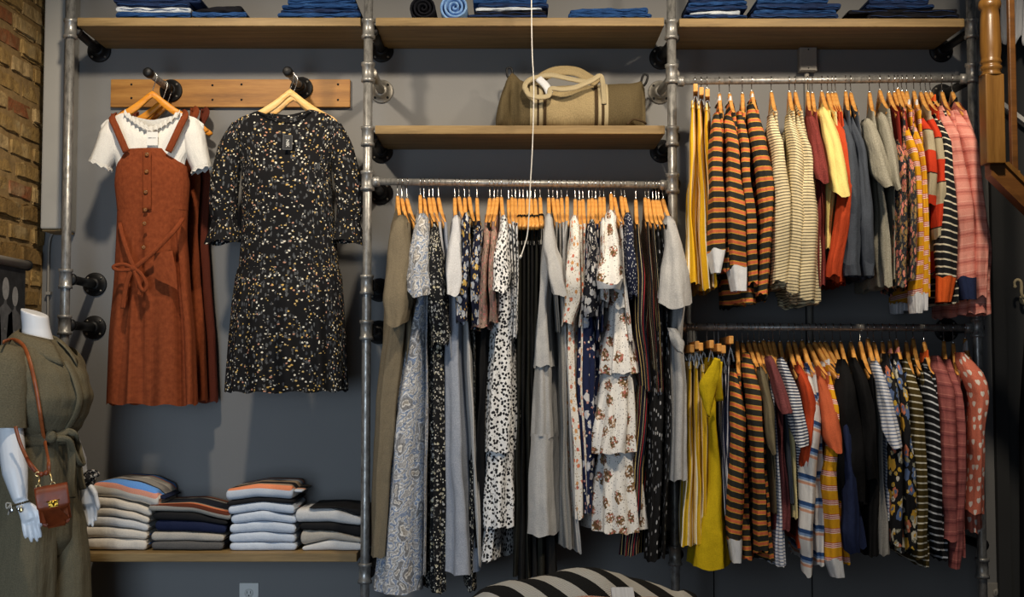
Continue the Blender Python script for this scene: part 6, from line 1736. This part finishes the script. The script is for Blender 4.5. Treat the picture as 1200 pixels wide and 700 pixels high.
# ================================================================== hanging photo print on the brick wall
t = thing('photo_banner', (XL+.06, -.4, 1.0), 'black and white photo banner of standing figures on the brick wall', 'wall banner')
xb = XL+.062
def BW(px, py):
    """point of the vertical plane of the banner, parallel to the side wall"""
    r = ray(px, py); k = (xb-CAM.x)/r.x; return CAM+r*k
e = BW(31, 311); yr = e.y; zr = e.z
b = MB(); b.tube([(xb, yr, zr), (xb, -1.2, zr)], .016, 16); b.build('top_roller', MATS['plastic_grey'], t, root=t)
b = MB(); b.lathe([(.019, 0), (.019, .012), (.012, .016), (0, .017)], (xb, yr-.002, zr), (0, 1, 0), 16); b.build('end_cap', MATS['black_iron'], t, root=t)
yp = BW(29, 330).y
b = MB(); b.box((xb, (yp-1.2)/2, zr-.45), (.004, yp+1.2, .88)); pr = b.build('print', MATS['print_dark'], t, root=t)
def figure(px, ptop, pw, mat, hd):
    """flat printed figure: head, shoulders, body"""
    b = MB(); c = BW(px, ptop); w = abs(BW(px+pw, ptop).y-c.y); xx = xb+.0026
    def disc(cy, cz, ry, rz, m=0, o=0):
        i0 = len(b.v); b.vert((xx+o, cy, cz)); n = 20
        for k in range(n): b.vert((xx+o, cy+math.cos(2*PI*k/n)*ry, cz+math.sin(2*PI*k/n)*rz))
        for k in range(n): b.face((i0, i0+1+k, i0+1+(k+1) % n), m, True)
    hh = .028*hd
    disc(c.y, c.z-hh, hh*.72, hh, 1, .0004); disc(c.y, c.z-hh*.55, hh*.78, hh*.62, 0, .0002)
    P = [(-.25, -2.0), (-.3, -2.3), (-1.5, -2.9), (-1.8, -5), (-1.7, -8), (-1.2, -12), (-1.1, -20), (1.1, -20), (1.2, -12), (1.7, -8), (1.8, -5), (1.5, -2.9), (.3, -2.3), (.25, -2.0)]
    i0 = len(b.v)
    for y, z in P: b.vert((xx, c.y+y*hh, c.z+z*hh))
    b.face([i0+k for k in range(len(P))], 2, True)
    for z in (-4.5, -6, -7.5): disc(c.y, c.z+z*hh, hh*.10, hh*.10, 1, .0005)
    b.build('printed_figure', [MATS['print_dark'], MATS['print_light'], MATS[mat]], pr, root=t)
figure(6, 325, 5, 'print_mid', 1.35); figure(17, 336, 5, 'print_mid', 1.2); figure(-8, 330, 5, 'print_light', 1.3)

# ================================================================== stair: newel post, balusters, stringer
yn = -.45
def NP(px, py, y=yn): return W(px, py, y)
a = NP(1157, 191); c = NP(1179, 191); zb = a.z; w = c.x-a.x; cx = (a.x+c.x)/2; cy = yn+w/2
t = thing('newel_post', (cx, cy, zb), 'turned golden wooden stair post ending in a square block', 'stair post')
zt = W(600, 89, cy).z
b = MB(); b.box((cx, cy, (zb+zt)/2), (w, w, zt-zb), 0, None, .003); b.build('square_block', MATS['stair_wood'], t, root=t)
def zz(py): return W(600, py, cy).z
pf = [(w*.62, 89), (w*.52, 87), (w*.47, 85.5), (w*.5, 83), (w*.58, 80.5), (w*.54, 78), (w*.47, 77), (w*.52, 75), (w*.57, 73), (w*.52, 71), (w*.5, 69), (w*.55, 60), (w*.545, 48), (w*.52, 34), (w*.49, 20), (w*.46, 12), (w*.56, 10), (w*.6, 6), (w*.56, 2), (w*.47, 0), (w*.46, -10), (w*.42, -40), (w*.5, -70), (w*.6, -76), (w*.6, -110)]
b = MB(); b.lathe([(min(r, w*.62), zz(py)-zt) for r, py in pf], (cx, cy, zt), (0, 0, 1), 36); b.build('turned_shaft', MATS['stair_wood'], t, root=t)
# stringer board runs down past the post
ys = yn+w*.55
P = [(1160, 190), (1181, 190), (1330, 340), (1330, 372), (1160, 206)]
t2 = thing('stair_stringer', W(1200, 250, ys), 'sloping wooden stair stringer below the post and balusters', 'stair stringer')
def prism(b, P, y0, y1, ref):
    i0 = len(b.v); n = len(P)
    for y in (y0, y1):
        for px, py in P:
            q = W(px, py, ref); b.vert((q.x, y, q.z), (q.x, q.z))
    b.face([i0+k for k in range(n)], 0, True); b.face([i0+n+k for k in reversed(range(n))], 0, True)
    for k in range(n): b.face([i0+(k+1) % n, i0+k, i0+n+k, i0+n+(k+1) % n], 0, True)
b = MB(); prism(b, P, ys, ys+.04, ys); so = b.build('stringer_board', MATS['stair_side'], t2, root=t2)
b = MB(); prism(b, [(1160, 199), (1330, 364), (1330, 372), (1160, 206)], ys-.012, ys, ys); b.build('lower_moulding', MATS['stair_side'], so, root=t2)
b = MB(); prism(b, [(1181, 190), (1330, 339), (1330, 346), (1176, 192)], ys-.010, ys+.05, ys); b.build('cap_rail', MATS['stair_wood'], so, root=t2)
for i, (px, pb, lb) in enumerate(((1188.5, 205, 'slim square wooden baluster just behind the stair post'),)):
    yy = ys+.02; c = W(px, pb, yy); tb_ = thing('baluster', c, lb, 'baluster')
    b = MB(); top = 3.0; b.box((c.x, yy, (c.z+top)/2), (.020, .020, top-c.z), 0, None, .003); b.build('shaft', MATS['stair_side'], tb_, root=tb_)
    b = MB(); b.box((c.x, yy, c.z+.006), (.028, .028, .012), 0, None, .002); b.build('foot_block', MATS['stair_wood'], tb_, root=tb_)
# white skirting along the stair flight on the wall behind
b = MB(); prism(b, [(1174, 118), (1330, 240), (1330, 246), (1174, 124)], .255, .275, .26)
struct(b.build('trim_5', MATS['plastic_white']))
t = thing('hanging_cloth', W(1188, 46, .16), 'white cloth hanging behind the stair balusters', 'cloth')
b = MB(); R = []
for i in range(13):
    py = lerp(-40, 48, i/12); row = []
    for j in range(30):
        px = lerp(1174, 1225, j/29); p = W(px, py+6*math.sin(j*.9)*(i/12), .17); p.y += .012*math.sin(j*1.25+.2*i); row.append(p)
    R.append(row)
b.grid(R); o = b.build('cloth_panel', MATS['white_cotton'], t, root=t); sd = o.modifiers.new('thick', 'SOLIDIFY'); sd.thickness = .002
# curved coat hook on the dark wall
t = thing('coat_hook', W(1195, 345, YW), 'curved cream coat hook on the dark wall under the stair', 'coat hook')
yy = YW-.03
b = MB(); b.tube(smooth_pts([W(1189.5, 336, yy-.03), W(1189, 331, yy-.03), W(1192, 328, yy-.03), W(1196, 330, yy-.03), W(1197, 336, yy-.025), W(1197, 343, yy-.02), W(1199, 349, yy-.01), W(1203, 351, yy+.02)], 5), [.004+.002*math.sin(i*.09) for i in range(36)], 10); b.build('hook_arm', MATS['hook_cream'], t, root=t)
b = MB(); b.ball(W(1189.5, 336, yy-.03), .0065, 10); b.build('hook_knob', MATS['hook_cream'], t, root=t)
b = MB(); q = W(1203, 351, YW); b.lathe([(.02, 0), (.02, .004), (.008, .01), (0, .012)], (q.x, YW+.02, q.z), (0, -1, 0), 18); b.build('hook_plate', MATS['hook_cream'], t, root=t)
t = thing('black_coat', W(1204, 700, .2), 'black coat hanging from the curved cream hook', 'coat')
b = MB(); R = []
for i in range(14):
    f_ = i/13; py = lerp(354, 760, f_); hw = lerp(3, 13, min(1, f_*3)); row = []
    for j in range(25):
        a = 2*PI*j/24; p = W(1207+f_*4, py, .22); row.append(p+Vector((math.cos(a)*hw/316*(1+.1*math.cos(5*a+f_)), math.sin(a)*lerp(.015, .045, f_)*(1+.2*math.cos(5*a)), 0)))
    R.append(row)
b.grid(R); b.build('coat_body', MATS['black_cloth'], t, root=t)

# ================================================================== table in front with knitwear
yt = -1.4
zt = .735
xa, xc_ = W(480, 700, yt).x, W(900, 700, yt).x
t = thing('display_table', (.2, yt+.0, 0), 'wooden display table in front, carrying the striped knitwear', 'table')
b = MB(); b.box(((xa+xc_)/2, yt-.05, zt-.018), (xc_-xa, .72, .036), 0, None, .004); b.build('table_top', MATS['shelf_wood'], t, root=t)
for sx in (xa+.05, xc_-.05):
    for sy in (yt-.37, yt+.27):
        b = MB(); b.box((sx, sy, (zt-.036)/2), (.05, .05, zt-.036), 0, None, .004); b.build('leg', MATS['shelf_wood'], t, root=t)
def heap(name, cat, label, crest, mat, y0, y1, uvf, z0, rim=.02, N=46, K=16, parts=None):
    """soft folded garment: crest line (px, py) seen from the front, sloping to the table at front"""
    xs = [(W(a, bb, lerp(y0, y1, .55)).x, W(a, bb, lerp(y0, y1, .55)).z) for a, bb in crest]
    r = thing(name, ((xs[0][0]+xs[-1][0])/2, (y0+y1)/2, z0), label, cat)
    b = MB(); R, UV = [], []
    for i in range(N+1):
        x = lerp(xs[0][0], xs[-1][0], i/N); zc = interp(xs, x); row, uv = [], []
        e = min(i, N-i)/5; edge = math.sqrt(min(1, e))
        for k in range(K+1):
            t_ = k/K
            y = lerp(y0, y1, t_)
            prof = math.sin(PI*min(1, max(0, t_))**.85)**.55 if 0 < t_ < 1 else 0
            z = z0+.001+(max(.004, zc-z0))*prof*(edge*.85+.15)+.004*math.sin(x*34+t_*5)*prof
            row.append(Vector((x+.008*math.sin(6*t_+x*9), y, z))); uv.append(uvf(x, y+ (z-z0)))
        R.append(row); UV.append(uv)
    b.grid(R, UV)
    R2 = [[Vector((p.x, p.y, z0+.001)) for p in row] for row in R]
    b.grid([list(reversed(r_)) for r_ in R2])
    b.build('knit_body', MATS[mat], r, root=r)
    return r
def rot(a): 
    ca, sa = math.cos(a), math.sin(a); return lambda x, v: (x*ca-v*sa, x*sa+v*ca)
under = heap('knit_sweater', 'sweater', 'pink speckled knit sweater with a white patch under the striped one', [(648, 718), (665, 703), (690, 699), (720, 698), (750, 698), (770, 700), (800, 718)], 'pink_speckle', yt-.26, yt-.02, lambda x, v: (x, v), zt)
c = W(730, 695.5, yt-.155)
heap('striped_sweater', 'sweater', 'black and white striped knit sweater crumpled on the front table', [(530, 712), (550, 697), (572, 688), (600, 680), (640, 672), (672, 667), (702, 664), (724, 668), (744, 677), (770, 686), (790, 693), (803, 687), (812, 686), (822, 698), (832, 712)], 'knit_bw', yt-.02, yt+.26, rot(1.0), zt+.002)
t = thing('knit_scarf', W(552, 700, yt-.1), 'mustard knit corner showing beside the striped sweater', 'scarf')
b = MB(); p0 = W(534, 712, yt-.08); R = []
for i in range(10):
    R.append([Vector((lerp(W(530, 700, yt-.1).x, W(575, 700, yt-.1).x, i/9), yt-.12+.14*k/7, zt+.001+.026*math.sin(PI*(.05+.9*i/9))**.5*math.sin(PI*(k+.01)/7.02)**.5)) for k in range(8)])
b.grid(R, [[(.02*i, .02*k) for k in range(8)] for i in range(10)]); b.build('knit_body', MATS['butter'], t, root=t)
b = MB(); b.box(W(730, 699, yt-.12), (.05, .05, .012), 0, Matrix.Rotation(.5, 3, 'X'), .004); b.build('white_patch', MATS['white_cotton'], under, root=under)

# ================================================================== lights and camera
def light(kind, name, loc, target, energy, color, **kw):
    d = bpy.data.lights.new(name, kind); d.energy = energy; d.color = color
    for k, v in kw.items(): setattr(d, k, v)
    o = bpy.data.objects.new(name, d); COL.objects.link(o); o.location = loc
    o.rotation_euler = (Vector(target)-Vector(loc)).to_track_quat('-Z', 'Y').to_euler()
    return o
WARM = (1, .85, .655)
light('SPOT', 'track_or_fill_spot', (-1.05, -1.05, 2.86), (-1.0, .1, 1.65), 74, WARM, spot_size=1.9, spot_blend=.8, shadow_soft_size=.05)
light('SPOT', 'track_or_fill_spot', (.25, -1.15, 2.90), (.15, .1, 1.75), 74, WARM, spot_size=1.9, spot_blend=.8, shadow_soft_size=.05)
light('SPOT', 'track_or_fill_spot', (1.25, -1.25, 2.90), (1.1, .0, 1.5), 88, WARM, spot_size=1.9, spot_blend=.8, shadow_soft_size=.05)
light('AREA', 'shop_window', (-1.2, -5.6, 1.7), (-.6, 0, 1.0), 26, (.74, .86, 1), size=2.6, size_y=2.0, shape='RECTANGLE')
light('AREA', 'cool_fill', (-1.15, -3.3, .95), (-1.45, 0, .75), 9, (.66, .82, 1), size=.8, size_y=1.3, shape='RECTANGLE', spread=math.radians(95))  # added cool fill for the mannequin and lower left wall; no door there
light('SPOT', 'track_or_fill_spot', (.2, -2.5, 2.9), (.2, -1.3, .85), 75, WARM, spot_size=.7, spot_blend=.8, shadow_soft_size=.05)  # extra spot added above the table to brighten the striped knitwear
wd = bpy.data.worlds.new('room_ambient'); SC.world = wd; wd.use_nodes = True
wd.node_tree.nodes['Background'].inputs[0].default_value = (.8, .88, 1, 1); wd.node_tree.nodes['Background'].inputs[1].default_value = .028

cam = bpy.data.cameras.new('camera'); co = bpy.data.objects.new('camera', cam); COL.objects.link(co)
cam.sensor_width = 36; cam.sensor_fit = 'HORIZONTAL'; cam.lens = FOC*36/1200
co.location = CAM; co.rotation_euler = (PI/2+PITCH, 0, 0); SC.camera = co
cam.clip_start = .05
SC.view_settings.view_transform = 'Standard'; SC.view_settings.look = 'None'
SC.view_settings.exposure = 0.0; SC.view_settings.gamma = 1.0; SC.view_settings.use_curve_mapping = False
SC.cycles.max_bounces = 6
# prototypes are used in place; nothing is left over
for o in bpy.data.objects:
    if o.type == 'MESH':
        pass
